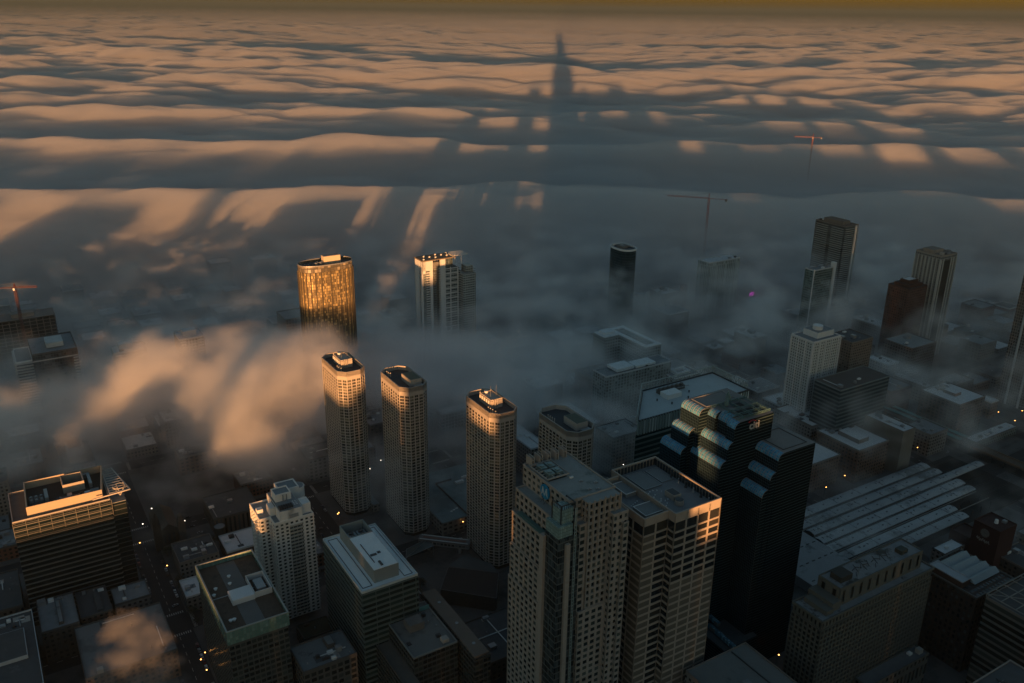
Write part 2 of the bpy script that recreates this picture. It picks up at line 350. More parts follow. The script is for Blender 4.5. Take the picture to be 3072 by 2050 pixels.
# ------------------------------------------------------------------ four eight-sided residential towers
PWALL=mat((.38,.345,.31),.85,.14,.25); PPANE=glass((.014,.016,.016),(.17,.155,.11),.25); GREENROOF=mat((.1,.115,.09),.9,.25,.3)
def octa(n0,w0,label,pent,flues,boxy):
    t=thing('apartment_tower',label,'apartment tower',n0,w0,0,'four eight-sided grey apartment towers'); OCC.append((n0-2,n0+26,w0-2,w0+49))
    p=octo(0,24,0,47,6); p=p[:]; L=[math.dist(p[i],p[(i+1)%8]) for i in range(8)]
    bays=[L[i]/k for i,k in enumerate((3,2,8,2,3,2,8,2))]
    frame_facade(t,p,4,135,bays,2.66,1.05,.74,.4,PWALL,PPANE,100,crown=7,mull=True)
    MB().ring(p,.7,131,135.05).build('parapet',PWALL,t)
    MB().prism(inset(p,.6),131,131.6,bot=True).build('roof',mat((.055,.06,.066),.9,.25,.25,dirt=(.1,.1,.1),dscale=.1,damt=.36),t)
    MB().prism(inset(p,1.2),0,4).build('lobby',glass((.03,.03,.03),(.05,.04,.03)),t)
    MB().prism(octo(-3,27,-3,50,7),0,.5).build('terrace',PAVE,t)
    x0,x1,y0,y1,h=pent
    if boxy:
        MB().box(x0,x1,y0,y1,131.6,131.6+h).build('penthouse',PWALL,t); MB().box(x0+.5,x1-.5,y0+.5,y1-.5,131.6+h,131.8+h).build('penthouse_roof',GREENROOF,t)
        boxpart(t,'cooling_unit',METAL,x0+2,x1-1,y0-5,y0-2,131.6,133.6)
    else:
        MB().box(x0,x1,y0,y1,131.6,131.6+h).build('penthouse',PWALL,t)
        MB().ring(rect(x0,x1,y0,y1),.4,131.6+h-.6,131.6+h+.9).build('penthouse_parapet',PWALL,t)
        for k in range(7): pipe(t,x0+.3+(x1-x0-.6)*((k*3)%7)/6,y0-1.0 if k%2 else y1+.8,131.6,.42,h+random.uniform(0,1.6),PWALL)
        for k in range(5): pipe(t,x0-.8,y0+2+(y1-y0-3)*k/4,131.6+h*.6,.35,2.6,WHITE)
        for k in range(2): MB().bar((x0+3+k*5,y0+6,131.6+h),(x0+3+k*5,y0+6,141+h),.18).build('aerial',METAL,t)
        MB().cyl(x0+4,y1-2,1.1,131.6+h,134+h,12,1.6).build('dish_aerial',WHITE,t)
    for x,y in flues: pipe(t,x,y,131.6,.45,4.0,PWALL)
    for k in range(5): boxpart(t,'skylight',WHITE,2.2,3.7,6+k*7.5,7.4+k*7.5,131.6,132.0)
    boxpart(t,'skylight',WHITE,14,15.6,3.2,4.6,131.6,132.0)
    return t
octa(227.2,629.2,'eight-sided grey tower with the most sunlit orange crown, farthest from the round sign','' or (8,18,17,33,6.5),[(4.4,13),(4.4,16),(5.6,14.5),(5.4,10)],False)
octa(257.5,575.3,'eight-sided grey tower with plain box penthouse and a half sunlit crown','' or (11,21,9,25,5.5),[(4.5,36),(4.5,39),(5.5,37.5),(5.5,34.5)],True)
octa(294.6,499.6,'eight-sided grey tower whose sunlit penthouse is ringed with flues','' or (8,18,17,33,6.5),[(4.4,14.5),(4.6,12),(4.8,9.2),(5.2,5.5)],False)
octa(326.6,446.6,'eight-sided grey tower mostly hidden behind the tan tower with the round sign','' or (10,20,8,24,5.5),[(3.2,34),(3.2,31.5),(3.4,29),(3.6,26.5)],True)
# podium, footbridge, sports deck between them
t=thing('sports_deck_building','low building with a flat blue green deck roof between the eight-sided towers','low building',285,565); OCC.append((283,352,563,648))
MB().box(0,66,0,82,0,11.4).build('wall',fmat((.2,.19,.17),(.03,.03,.03),5,4,.6,.5),t)
MB().box(.4,65.6,.4,81.6,11.4,12).build('deck',mat((.13,.19,.2),.85,.15,.1,dirt=(.09,.13,.14),dscale=.03,damt=.5),t)
MB().box(24,24.3,2,60,12,13.6).box(24,40,60,60.3,12,13.6).box(24,25,28,60,12,12.3).build('fence',DARKM,t)
for k in range(3): boxpart(t,'bench',WHITE,14+k*3,16+k*3,12+k,13.2+k,12,12.6)
unit(t,44,52,12,8,3,2,WHITE); unit(t,52,58,12,5,2,1.6,WHITE)
t=thing('covered_footbridge','long low footbridge linking the second and third eight-sided towers','footbridge',261,559,6); 
d=Vector((31,-28)); L=d.length; a=math.atan2(d.y,d.x); t.rotation_euler.z=TH+a
MB().box(0,L,-3.5,3.5,0,4.2).build('wall',fmat((.22,.21,.2),(.03,.035,.035),3,4.2,.8,.45),t); MB().box(-.3,L+.3,-3.9,3.9,4.2,4.8).build('roof',mat((.16,.15,.145),.8,.2,.3),t)
MB().box(1,L-1,-3.2,-2.8,4.8,5.2).box(1,L-1,2.8,3.2,4.8,5.2).build('edge_rail',WHITE,t); MB().box(3,L-3,-1,1,4.8,5).build('roof_strip',mat((.18,.08,.06),.8),t)
for x in (8,L-8): MB().box(x-1,x+1,-2,2,-6,0).build('pier',CONC,t)
t=thing('podium_block','pale low podium joining the feet of the first two eight-sided towers','podium',252,606); OCC.append((250,262,600,640))
MB().box(-2,4,22,50,0,7).build('wall',fmat((.24,.22,.2),(.03,.03,.03),4,3.5,.6,.5),t); MB().box(-1.6,3.6,22.4,49.6,7,7.3).build('roof',ROOF_G,t)
# ------------------------------------------------------------------ tan tower with the round sign
TAN=mat((.34,.305,.27),.8,.14,.35,dirt=(.28,.24,.2),dscale=.12,damt=.45); TPANE=glass((.012,.02,.022),(.10,.12,.11),.16)
t=thing('office_skyscraper','tan stone skyscraper in setbacks with a blue round sign near its top','skyscraper',214,299); OCC.append((210,262,296,356))
def NOT(x0,x1,y0,y1): return [(16.2,y0),(x1,y0),(x1,y1),(x0,y1),(x0,17.8),(16.2,17.8)]
def fp(*a,**k): return frame_facade(t,*a,wall=TAN,pane=TPANE,**k)
fp(NOT(2.6,45,4,51.5),0,118,4.4,4.0,1.4,1.5,.5,win=0)
fp(NOT(3.1,44,6,50.8),118,140,4.4,4.0,1.4,1.5,.5,win=0)
fp(NOT(3.7,43,7,50),140,159,4.3,4.0,1.4,1.5,.5,win=30)
fp(NOT(7,42.4,9.6,52),159,171,4.3,4.0,1.4,1.5,.5,win=30)
fp(rect(13.4,42,11,55),171,182,4.4,4.0,1.7,1.8,.5,win=34)
fp(rect(16,24.5,5.6,11),0,170,4.2,4.0,1.4,1.5,.5,win=0)
fp(rect(33.4,43.4,1,11),0,173,3.4,4.0,1.5,1.7,.5,win=0)
fp(rect(39,42.8,-.4,3),0,168,3.6,4.0,1.4,1.7,.45,win=0)
fp(rect(20.6,40.4,4.6,11),0,182,3.3,4.0,1.1,1.3,.9,win=0)
m=MB()
for k in range(7):
    x=20.6+k*3.3
    m.box(x-.28,x+.28,4.0,4.7,150,183.4)
m.build('fin',TAN,t)
LROOF=mat((.26,.27,.26),.85,.2,.2,dirt=(.13,.15,.14),dscale=.08,damt=.45)
for nm,p,z in (('roof',rect(13.4,42,11,55),182),('setback_roof',NOT(7,42.4,9.6,52),171.02),('setback_roof',NOT(3.7,43,7,50),159.02),('setback_roof',NOT(2.6,45,4,51.5),118.02),('setback_roof',rect(16,24.5,5.6,11),170),('setback_roof',rect(33.4,43.4,1,11),173)): MB().prism(inset(p,.6),z-.3,z+.12).build(nm,LROOF,t); MB().ring(p,.5,z-.2,z+.9).build('coping',TAN,t)
MB().prism(rect(20.6,40.4,4.6,11.5),181.9,182.14).build('roof',LROOF,t)
# flat sheet darkened like a shaded plant well, with beams at the west end of the roof
MB().box(15.5,27,33,50,182.1,182.3).build('plant_well',mat((.02,.025,.025),.8),t)
m=MB()
for y in (33,41.5,50): m.bar((14.5,y,183.6),(28,y,183.6),.7)
for x in (14.6,19,23.5,28): m.bar((x,33,183.6),(x,50,183.6),.55)
for y in (36,39,44,47): m.bar((15,y,183.3),(20,y,183.3),.4)
m.build('roof_beam',TAN,t)
m=MB(); 
for x,y in ((19,38),(24,38),(19,45),(24,45)): m.box(x-1.9,x+1.9,y-2.6,y+2.6,182.3,184.6); m.cyl(x,y,1.4,184.6,185.3,14)
m.build('cooling_tower',mat((.2,.27,.27),.4,.2,.5,metal=.4),t)
for k in range(5):
    x=16+k*5.2
    f=MB(); f.box(x,x+.5,50.5,56,182,187.5-k*.1); f.box(x+1.6,x+2.1,50.5,56,182,187.5-k*.1); f.bar((x,50.6,186),(x+2,50.6,186),.35); f.build('roof_blade',TAN,t)
for x,y in ((30,25),(33,14),(36,20),(29,16)): unit(t,x,y,182.1,2.2,1.4,.7,METAL)
boxpart(t,'roof_hatch',WHITE,27,29,30,31,182.1,182.9)
# glass corner with lantern
DG=fmat((.09,.1,.1),(.010,.015,.017),1.3,4.0,.9,.82,rough=.12); LG=fmat((.07,.08,.08),(.2,.3,.29),1.15,1.9,.9,.9,gl2=(.3,.42,.4),rough=.2)
MB().box(3.2,16,5.4,17.6,0,166).build('corner_glass',DG,t)
MB().box(1.6,4.4,16.4,19.6,0,163).box(7.2,9.6,3.8,6.6,0,163).build('corner_pier',TAN,t)
MB().box(3.8,12.5,6.4,17.6,166,172.5).build('lantern',LG,t); MB().box(6.6,14.0,8.6,16.0,172.5,180.5).build('lantern_top',LG,t)
m=MB()
for x in (6.4,14.8): 
    for y in (8.4,16.2): m.bar((x,y,172),(x,y,183),.5)
m.bar((6.4,8.4,183),(6.4,16.2,183),.5); m.bar((14.8,8.4,183),(14.8,16.2,183),.5); m.bar((14.8,8.4,183),(6.4,8.4,183),.5)
for y in np.arange(9,16,1.3): m.bar((6.4,y,180.5),(6.4,y,183),.22)
for x in np.arange(7,15,1.3): m.bar((x,8.4,180.5),(x,8.4,183),.22)
m.build('lantern_frame',DARKM,t)
m=MB()
for dx in (0,1.0): m.bar((12.6+dx,5.0,20),(12.6+dx,5.0,182),.28)
for z in np.arange(20,182,2.): m.bar((12.6,5.0,z),(13.6,5.0,z),.2)
m.build('corner_ladder_rail',mat((.3,.38,.38),.5),t)
# ledge greenhouse on the south setback
MB().box(4.3,6.8,18,45,159.1,161.2).build('ledge_trough',mat((.06,.14,.14),.4),t)
# the round sign: a blue disc with a winged white M
s=MB(); n=36; cx,cz,rr=32.0,177.6,4.1; x=12.3
s.v=[]; a=[(x,cx+rr*math.cos(2*math.pi*i/n),cz+rr*math.sin(2*math.pi*i/n)) for i in range(n)]; b2=[(x+.6,y,z) for _,y,z in a]
s.face(a[::-1]); s.face(b2)
for i in range(n): s.face([a[i],a[(i+1)%n],b2[(i+1)%n],b2[i]])
sg=s.build('round_sign',mat((.01,.22,.42),.4,.05),t)
lm=MB()
def mark(ps): 
    f=[(x-.08,cx-y*rr,cz+z*rr) for y,z in ps]; lm.face(f); lm.face(f[::-1])
mark([(-.72,-.62),(-.50,.62),(-.30,.62),(-.42,-.35)][::1]); mark([(-.50,.62),(-.30,.62),(-.02,-.30),(-.10,-.62)])
mark([(.72,-.62),(.50,.62),(.30,.62),(.42,-.35)]); mark([(.50,.62),(.30,.62),(.02,-.30),(.10,-.62)])
lm.build('sign_emblem',mat((.85,.87,.88),.5,.03),sg)
m=MB()
for y in (30.6,33.4): m.bar((12.8,y,173.5),(12.8,y,171.2),.18); m.bar((12.8,y,173.5),(10.8,y,171.2),.18)
m.build('sign_bracket',DARKM,sg)
# ------------------------------------------------------------------ bronze and tan tower with the deep parapet
BR=mat((.34,.295,.25),.8,.12,.3); BPANE=glass((.014,.018,.022),(.05,.045,.035),.14,.6); PANEL=mat((.125,.11,.09),.85,.12,.2)
t=thing('telephone_tower','square tan tower with tall bronze top windows and blank lower panels','skyscraper',269,296); OCC.append((267,321,294,353))
TW=mat((.05,.048,.042),.25,.25,.2)
pA=rect(17.2,50,0,55.4)
frame_facade(t,pA,0,152.5,8.1,4.6,1.0,1.35,.5,BR,BPANE,70,panel=PANEL,blank=lambda i,k,nb,z: (i in(0,1)) and z<121 or (i==3 and z<60))
frame_facade(t,pA,152.5,163,8.1,10.5,1.0,.8,.5,BR,glass((.022,.026,.03),(.05,.045,.035),.1,.8),20)
pB=rect(.2,17.4,5.2,49)
frame_facade(t,pB,0,152.5,[8.6,8,7,8],4.6,1.0,1.35,.5,BR,BPANE,10,panel=PANEL,blank=lambda i,k,nb,z: (i==0 and k==0) or (i==3 and k%3==1))
frame_facade(t,pB,152.5,162.6,[8.6,8,7,8],10.1,1.0,.8,.5,BR,glass((.022,.026,.03),(.05,.045,.035),.1,.8),6)
MB().prism(inset(pA,.7),158.6,159.4).prism(rect(.9,18,5.9,48.3),158.5,159.35).build('roof',mat((.2,.205,.21),.85,.16,.12,dirt=(.15,.155,.16),dscale=.05,damt=.45),t)
MB().ring(pA,.9,158.6,164.2).build('parapet',BR,t); 
m=MB(); m.box(.2,17.2,5.2,6.1,158.6,163.6); m.box(.2,1.1,6.1,49,158.6,163.6); m.box(1.1,17.2,48.1,49,158.6,163.6); m.build('parapet',BR,t)
m=MB()
for y in np.arange(2,54,2.4): m.box(48.6,49.05,y,y+1.5,159.4,163.4)
for x in np.arange(19,48,2.4): m.box(x,x+1.5,54.0,54.45,159.4,163.4)
m.build('parapet_screen',mat((.03,.036,.042),.3),t)
P1=mat((.19,.2,.2),.8,.15,.15)
for nm,b3 in (('plant_deck',(5,20,9.5,20.5,159.4,161.6)),('plant_deck',(9.5,20.5,32,45,159.4,161.8)),('low_deck',(24,36.5,33,51,159.4,160.0)),('low_deck',(38,47,35,50,159.4,159.9))):
    MB().box(*b3).build(nm,P1,t); MB().ring(rect(*b3[:4]),.35,b3[5]-.1,b3[5]+.3).build('deck_edge',WHITE if nm=='plant_deck' else METAL,t)
MB().box(30.5,36,16.5,24,159.4,162.6).build('bulkhead',BR,t); MB().box(31,35.5,17,23.5,162.6,162.8).build('bulkhead_roof',ROOF_D,t); MB().cyl(31,12.6,2.6,159.4,162.4,10,2.4).build('bulkhead',BR,t); MB().cyl(31,12.6,2.3,162.4,162.6,10).build('bulkhead_roof',ROOF_D,t)
for k in range(12):
    a=k/12*5.6; MB().cyl(29+5*math.cos(a)-2,25+6*math.sin(a),.33,159.4,159.9,8).build('roof_light',WHITE,t)
for k in range(9): MB().cyl(21.5+(k%3)*2.2,13+k*1.7,.33,159.4,159.9,8).build('roof_light',WHITE,t)
for k in range(4): MB().cyl(7+k*2,24+k*.8,.33,159.4,159.9,8).build('roof_light',WHITE,t)
for k in range(6): MB().cyl(46.6,6+k*6.2,.95,159.4,160.6,10,.5).cyl(46.6,6+k*6.2,.45,160.6,162.2+(k%2),8).build('exhaust_stack',DARKM if k%2 else METAL,t)
# ------------------------------------------------------------------ dark glass tower with rolled roof edges
CN0,CW0=356,318
t=thing('cascading_glass_tower','dark glass tower in cascading tiers with rounded pale blue roof edges and a bank sign','skyscraper',CN0,CW0); OCC.append((354,424,316,388))
GS=fmat((.05,.085,.11),(.003,.009,.016),1.5,1.9,.86,.86,gl2=(.008,.022,.034),rough=.3,spec=.03)      # south: square mullion grid
GE=fmat((.055,.09,.105),(.002,.006,.010),60,2.1,1,.8,gl2=(.006,.012,.016),rough=.3,spec=.03)         # east: horizontal stripes
ARC_SKY=fmat((.3,.3,.29),(.03,.24,.44),1.5,1.6,.86,.9,gl2=(.08,.42,.66),rough=.15)  # blue of the mirrored sky put into the pane colour
CROOF=mat((.21,.205,.2),.85,.16,.15,dirt=(.15,.15,.148),dscale=.07,damt=.42)
def tier(w0,w1,nS,nN,zt,r=4.5,z0=0,arcmat=None):
    y0,y1=w0-CW0,w1-CW0; xs,xn=nS-CN0,nN-CN0
    prof=[(xs,z0),(xs,zt-r)]+[(xs+r-r*math.cos(a),zt-r+r*math.sin(a)) for a in [math.pi/2*k/6 for k in range(1,7)]]+[(xn,zt),(xn,z0)]
    m=MB(); 
    for i in range(1):
        p,q=prof[0],prof[1]; m.face([(p[0],y1,p[1]),(p[0],y0,p[1]),(q[0],y0,q[1]),(q[0],y1,q[1])],[(y1,p[1]),(y0,p[1]),(y0,q[1]),(y1,q[1])])
    m.build('south_glass',GS,t)
    m=MB(); acc=0
    for i in range(1,7):
        p,q=prof[i],prof[i+1]; L=math.dist(p,q); m.face([(p[0],y1,p[1]),(p[0],y0,p[1]),(q[0],y0,q[1]),(q[0],y1,q[1])],[(y1,acc),(y0,acc),(y0,acc+L),(y1,acc+L)]); acc+=L
    m.build('rounded_roof_edge',ARC_SKY,t)
    rb=MB()
    for y in np.arange(y0,y1+.1,3.0):
        for i in range(1,7): p,q=prof[i],prof[i+1]; rb.bar((p[0]-.05,y,p[1]+.05),(q[0]-.05,y,q[1]+.05),.2)
    rb.build('roof_edge_rib',mat((.24,.24,.23),.6),t)
    m=MB(); m.face([(x,y0,z) for x,z in reversed(prof)][::-1],[(x,z) for x,z in prof]); m.face([(x,y1,z) for x,z in reversed(prof)],[(x,z) for x,z in reversed(prof)])
    m.face([(xn,y0,z0),(xn,y1,z0),(xn,y1,zt),(xn,y0,zt)],[(y0,z0),(y1,z0),(y1,zt),(y0,zt)]); m.build('end_wall',GE,t)
    MB().face([(xs+r,y0,zt),(xn,y0,zt),(xn,y1,zt),(xs+r,y1,zt)]).build('roof',CROOF,t)
tier(363.2,380,363.5,403,179); tier(356,363,370.4,403,178.4,4); tier(346,355.8,372.4,403,178.8,5); tier(339,346,370.2,403,178,4)
tier(366.2,382.5,359,402.6,165); tier(339.3,371,366.4,402.4,165.4)
tier(367.3,387,354.6,402.2,152.5); tier(339.6,374.6,361.8,402,153.4)
tier(320,352,390.2,422.5,160.4); tier(320.4,351,385.6,422.2,148); tier(320.8,349,380.6,421.8,137)
# open teal frames and plant on the top roof
m=MB()
for x in (22,30,38,44):
    m.truss((x,22.5,179.2),(x,44,179.2),1.4,.3,9)
for y in (22.5,27,33,44): m.truss((16,y,179.2),(45,y,179.2),1.4,.3,9)
m.build('roof_truss',mat((.07,.15,.16),.5,.2),t)
MB().box(24,43,24,32,179.05,179.2).box(30,37,36,41,179.05,179.2).build('plant_well',mat((.015,.02,.02),.8),t)  # flat near-black sheets, the shade of a well put into their colour
for x,y in ((27,42),(33,46),(35,49)): MB().cyl(x,y,1.5,179.1,182.6,14,1.2).cyl(x,y,.6,182.6,184,8).build('exhaust_stack',mat((.12,.2,.2),.5),t)
MB().ring(rect(14,40,46,60),.3,179.05,179.5).build('roof_track',METAL,t)
MB().ring(rect(41,62,5,28),.35,160.45,160.8).build('roof_track',DARKM,t)
# bank sign on the east wall
cu=bpy.data.curves.new('sign_letters','FONT'); cu.body='citi'; cu.size=7.2; cu.extrude=.25; cu.offset=.06
tx=bpy.data.objects.new('sign_letters',cu); C.objects.link(tx); bpy.context.view_layer.update(); tm=bpy.data.meshes.new_from_object(tx); bpy.data.objects.remove(tx); tx=bpy.data.objects.new('sign_letters',tm); C.objects.link(tx); tx.parent=t; tx.location=(26.2,20.72,171.2); tx.rotation_euler=(R(90),0,0); tm.materials.clear(); tm.materials.append(mat((.36,.39,.41),.5,.03))
m=MB(); pts=[(28.2+3.0*math.cos(a),175.6+1.6*math.sin(a)) for a in [R(18+144*k/10) for k in range(11)]]
for p,q in zip(pts,pts[1:]): m.bar((p[0],20.7,p[1]),(q[0],20.7,q[1]),.55)
m.build('sign_arc',mat((.35,.03,.04),.5,.03),t)
# low glass cascade at the street side
BLUEG=fmat((.1,.1,.1),(.05,.16,.24),1.5,1.5,.8,.8,gl2=(.25,.5,.6),rough=.2)
for k,(n_,w0,w1,z) in enumerate(((405,333,376,36),(388,325,358,36),(383,352,372,30))):
    pass
for (na,wa,nb,wb,z) in ((365,338,363.5,313,33),(377,344,378,322,25),(368,352,366,330,38)):
    m=MB(); m.bar((na-CN0,wa-CW0,z),(nb-CN0,wb-CW0,z),2.4); m.build('glass_cascade',BLUEG,t)
MB().box(2,32,-2,24,0,30).build('podium',GE,t); MB().box(2.3,31.7,-1.7,23.7,30,30.3).build('podium_roof',ROOF_D,t)
# ------------------------------------------------------------------ wedge-roofed teal office behind it
t=thing('wedge_office_tower','teal glass office tower with a slanted corner and pale flat roof inside lattice screens','office tower',377,430); OCC.append((375,493,428,482))
TG=fmat((.09,.13,.13),(.012,.035,.038),60,4.2,1,.62,gl2=(.02,.05,.052),rough=.15); FIN=fmat((.05,.07,.07),(.22,.32,.33),2.6,40,.55,.98,rough=.4)
P=[(0,7.8),(45,7.8),(114,7.8),(114,50.5),(39.7,50.5)]
MB().prism(P,0,124,top=False).build('wall',TG,t)
MB().prism(inset(P,1.0),124,135,top=False).build('crown_wall',FIN,t)
m=MB()
for x in np.arange(2,60,2.6): m.box(x-.3,x+.3,7.9,8.8,125,136)
m.build('crown_fin',mat((.26,.34,.34),.6),t)
MB().prism(inset(P,1.4),134.2,135.2).build('roof',mat((.42,.48,.5),.8,.12,.15,dirt=(.1,.12,.13),dscale=.11,damt=.33),t)
MB().ring(inset(P,.8),.6,135,136.2).build('parapet',DARKM,t)
m=MB()
for a,b3 in (((0,7.8),(39.7,50.5)),((39.7,50.5),(114,50.5)),((114,50.5),(114,12))): m.truss((*a,135.5),(*b3,135.5),5.5,.55,16)
m.build('lattice_screen',mat((.32,.38,.38),.6),t)
MB().box(46,60,27,36,135.2,139).build('penthouse',mat((.62,.66,.67),.6,.06),t)
m=MB()
for k in range(6): x=47+k*4.4; m.box(x,x+3.4,37.4,42,135.2,138.2); m.cyl(x+1.7,39.7,1.5,138.2,139.3,12)
m.build('cooling_tower',mat((.1,.095,.09),.7),t)
for x,y in ((38,30),(62,22),(70,30),(44,20)): vent(t,x,y,135.2,.5,1.5,DARKM)
MB().bar((48,36.8,137.5),(76,36.8,137.5),.5).build('duct',METAL,t)
# corner ribs of the stepped glass
m=MB()
for z in np.arange(4,124,16.8): m.prism([(-.6,7.2),(46,7.2),(46,7.9),(0,7.9)],z,z+1.2,bot=True)
m.build('floor_band',mat((.18,.23,.23),.6),t)
# ------------------------------------------------------------------ golden oval tower
t=thing('oval_glass_tower','oval bronze glass tower glowing gold in the sun with a box on its roof','apartment tower',317,901); OCC.append((284,352,885,918))
n=56; ov=[]
for i in range(n):
    a=2*math.pi*i/n; ex=.72
    c,s_=math.cos(a),math.sin(a); ov.append((30*math.copysign(abs(c)**ex,c),15*math.copysign(abs(s_)**(ex*1.15),s_)))
GOLD_REFLECT=fmat((.07,.062,.045),(.13,.098,.048),1.7,3.1,.8,.86,gl2=(.62,.47,.21),rough=.42,metal=.25);  # gold pane colours hold the sun's reflection off the glass
MB().prism(ov,0,143,top=False).build('wall',GOLD_REFLECT,t); 
MB().prism(inset(ov,-.3),143.2,150,top=False).build('crown_wall',fmat((.055,.055,.05),(.09,.075,.05),3.6,7,.86,.9,rough=.4),t)
MB().ring(inset(ov,-.32),.6,149.4,150.6).build('parapet',METAL,t)
m=MB()
for i in range(0,n,2):
    x,y=ov[i]; q=1.02; m.bar((x*q,y*q,0),(x*q,y*q,143),1.0)
m.build('facade_fin',mat((.1,.085,.06),.45,.1,metal=.3),t)
m=MB()
for i in range(1,n,2):
    x,y=ov[i]; q=1.008; m.bar((x*q,y*q,0),(x*q,y*q,143),.3)
m.build('facade_fin',mat((.5,.4,.22),.4,.1,metal=.5),t)
MB().prism(inset(ov,.4),147,147.5).build('roof',ROOF_D,t)
MB().box(-2,17,-2,6,147.5,156).build('penthouse',mat((.5,.42,.32),.7,.08),t); MB().box(-1.6,16.6,-1.6,5.6,156,156.3).build('penthouse_roof',ROOF_G,t)
for k in range(4): unit(t,-12+k*2.6,-4+k%2*3,147.5,2.2,3,3.4,METAL)
for k in range(7): vent(t,-26+k*3.4,3-k%3*2,147.5,.4,2)
# ------------------------------------------------------------------ white and glass apartment tower with roof trellis
t=thing('balcony_apartment_tower','white and dark glass apartment tower with a thin trellis reaching off its roof','apartment tower',435,902.5); OCC.append((433,506,880,930))
WC=mat((.55,.56,.56),.8,.1,.3); DGL=fmat((.34,.37,.37),(.012,.022,.028),2.2,2.95,.86,.66,gl2=(.1,.14,.15),rough=.2)
MB().box(.6,35.5,2.2,22,0,122).box(14.5,21,8,22,0,133).build('recess_glass',DGL,t)
m=MB(); m.box(0,4.2,0,.8,118,134); 
m.box(0,.8,0,5.4,0,134); m.box(0,.8,8,20,0,134); m.box(0,13.6,0,1.6,122,134); m.box(10.4,13.6,.2,2.4,0,122); m.box(24,30.4,.4,3,0,134); m.box(29,30.4,-.2,.4,0,122)
for z in np.arange(6,122,2.95): m.box(5.6,10.4,.9,2.2,z,z+1.2); m.box(22.4,24,1.2,2.4,z,z+1.2)
m.build('wall',WC,t)
MB().box(13.6,22.4,2.2,7.8,0,130).build('grey_shaft',mat((.16,.155,.15),.8,.1),t)
m=MB()
for z in np.arange(10,122,6.1): m.box(30.4,47,.2,1.0,z,z+.9)
for x in (36.6,46.4): m.box(x,x+1.2,.1,.95,8,122)
m.build('balcony_frame',WC,t)
MB().box(30.6,48,1.2,22,0,118.5).build('east_glass',DGL,t); MB().box(30.6,41,2,20,118.5,133).build('upper_glass',fmat((.1,.13,.14),(.02,.03,.035),2,3,.85,.9),t)
MB().box(50,67,-8,12,0,113).box(57,66.5,-2,10,113,121).build('north_wing',fmat((.3,.33,.33),(.03,.045,.05),3,2.95,.7,.55,gl2=(.12,.16,.16)),t)
MB().box(48,50,0,16,0,117).build('joint_glass',DGL,t)
m=MB()
for z in np.arange(8,120,2.95):
    for x0 in (1.2,14): m.box(x0,x0+4.2,-.6,1,z,z+.35)
    m.box(66,67.8,-7,0,z,z+.35); m.box(-1.3,0,6,8,z,z+.35)
m.build('balcony',mat((.3,.34,.35),.6),t)
MB().box(-.3,44,-.3,22.3,133,134.2).build('roof',mat((.15,.12,.09),.85,.3,.3),t); MB().box(30.4,50,1,22,118.5,119.1).build('lower_roof',ROOF_D,t)
for k in range(14): unit(t,3+(k*11)%38,3+(k*7)%16,134.2,1.3,1.3,1.2,WHITE)
m=MB()
for k in range(6): m.bar((40,2+k*3.6,134.6),(62,2+k*3.6,134.6),.4)
for k in range(7): m.bar((44+k*3,1,134.6),(44+k*3,21,134.6),.3)
m.bar((52.5,2,134),(52.5,2,118),.5); m.bar((52.5,18,134),(52.5,18,118),.5); m.build('roof_trellis',WHITE,t)
# ------------------------------------------------------------------ long dark office with the sunlit band and canopy
t=thing('striped_office_block','long dark office block with thin pale floor lines and a triangular canopy on its roof','office building',-15,609); OCC.append((-17,60,607,662))
SB=fmat((.05,.055,.058),(.006,.012,.015),60,3.9,1,.84,gl2=(.012,.018,.02),rough=.15)
MB().prism(rect(0,61,0,44),0,84,top=False).build('wall',SB,t)
m=MB()
for z in np.arange(3.7,84.5,3.85): m.box(-.25,61.25,-.7,0,z,z+.5); m.box(61,61.6,-.3,44,z,z+.5)
m.build('floor_ledge',mat((.13,.13,.12),.75,.1),t)
m=MB()
for x in np.arange(0,62,7.7): m.box(x-.15,x+.15,-.45,0,72,84)
m.build('mullion',mat((.13,.13,.12),.75,.1),t)
MB().prism(rect(.5,60.5,.5,43.5),83,83.8).build('roof',ROOF_D,t)
MB().ring(rect(0,61,0,44),.6,83,85).build('parapet',mat((.33,.31,.29),.8),t)
SCR=[(9,4.5),(59,4.5),(67.5,46),(10,46)]; SCR=[(9.5,4.6),(58.5,6.5),(66.5,43.6),(10.6,43.6)]
MB().ring([(9.5,4.6),(57,4.6),(66.5-4,43.4),(10.6,43.4)],.8,83.8,91).build('plant_screen',mat((.42,.34,.25),.8,.06),t)
MB().prism(inset([(9.5,4.6),(57,4.6),(62.5,43.4),(10.6,43.4)],.9),83.9,85.6).build('plant_roof',mat((.035,.033,.03),.9),t)
MB().ring(rect(34,48,22,38),.7,85.6,92.4).build('inner_screen',mat((.36,.31,.26),.8),t)
MB().box(12,22,15,27,85.6,86.5).build('plant_deck',DARKM,t)
m=MB()
for k in range(6): m.cyl(13.6+(k%3)*3.2,18+(k//3)*5,1.2,86.5,88.6,10,.9)
m.build('cooling_tower',METAL,t); MB().box(22,24.2,14,28,85.6,90).build('duct',METAL,t); MB().box(51,53,22,38,85.6,89).box(48,53,38,40,85.6,89).build('duct',METAL,t)
clutter(t,26,56,8,20,85.6,9,4)
m=MB()
for k in range(11):
    f=k/10; a=Vector((61.5+3*f*0,2+38*f,88)); b3=Vector((74.5-6.0*f,2+38*f,88)); m.bar(a,b3,.6)
m.bar((74.7,1.5,88),(68.2,41,88),.8); m.bar((61.5,1.5,88),(61.5,41,88),.7); m.bar((50,-.4,87.5),(75,1.2,88),.8)
m.build('canopy',mat((.45,.42,.38),.7),t)
m=MB(); rp=[(68.5+4.2*math.cos(2*math.pi*k/20),8+4.2*math.sin(2*math.pi*k/20),89) for k in range(21)]
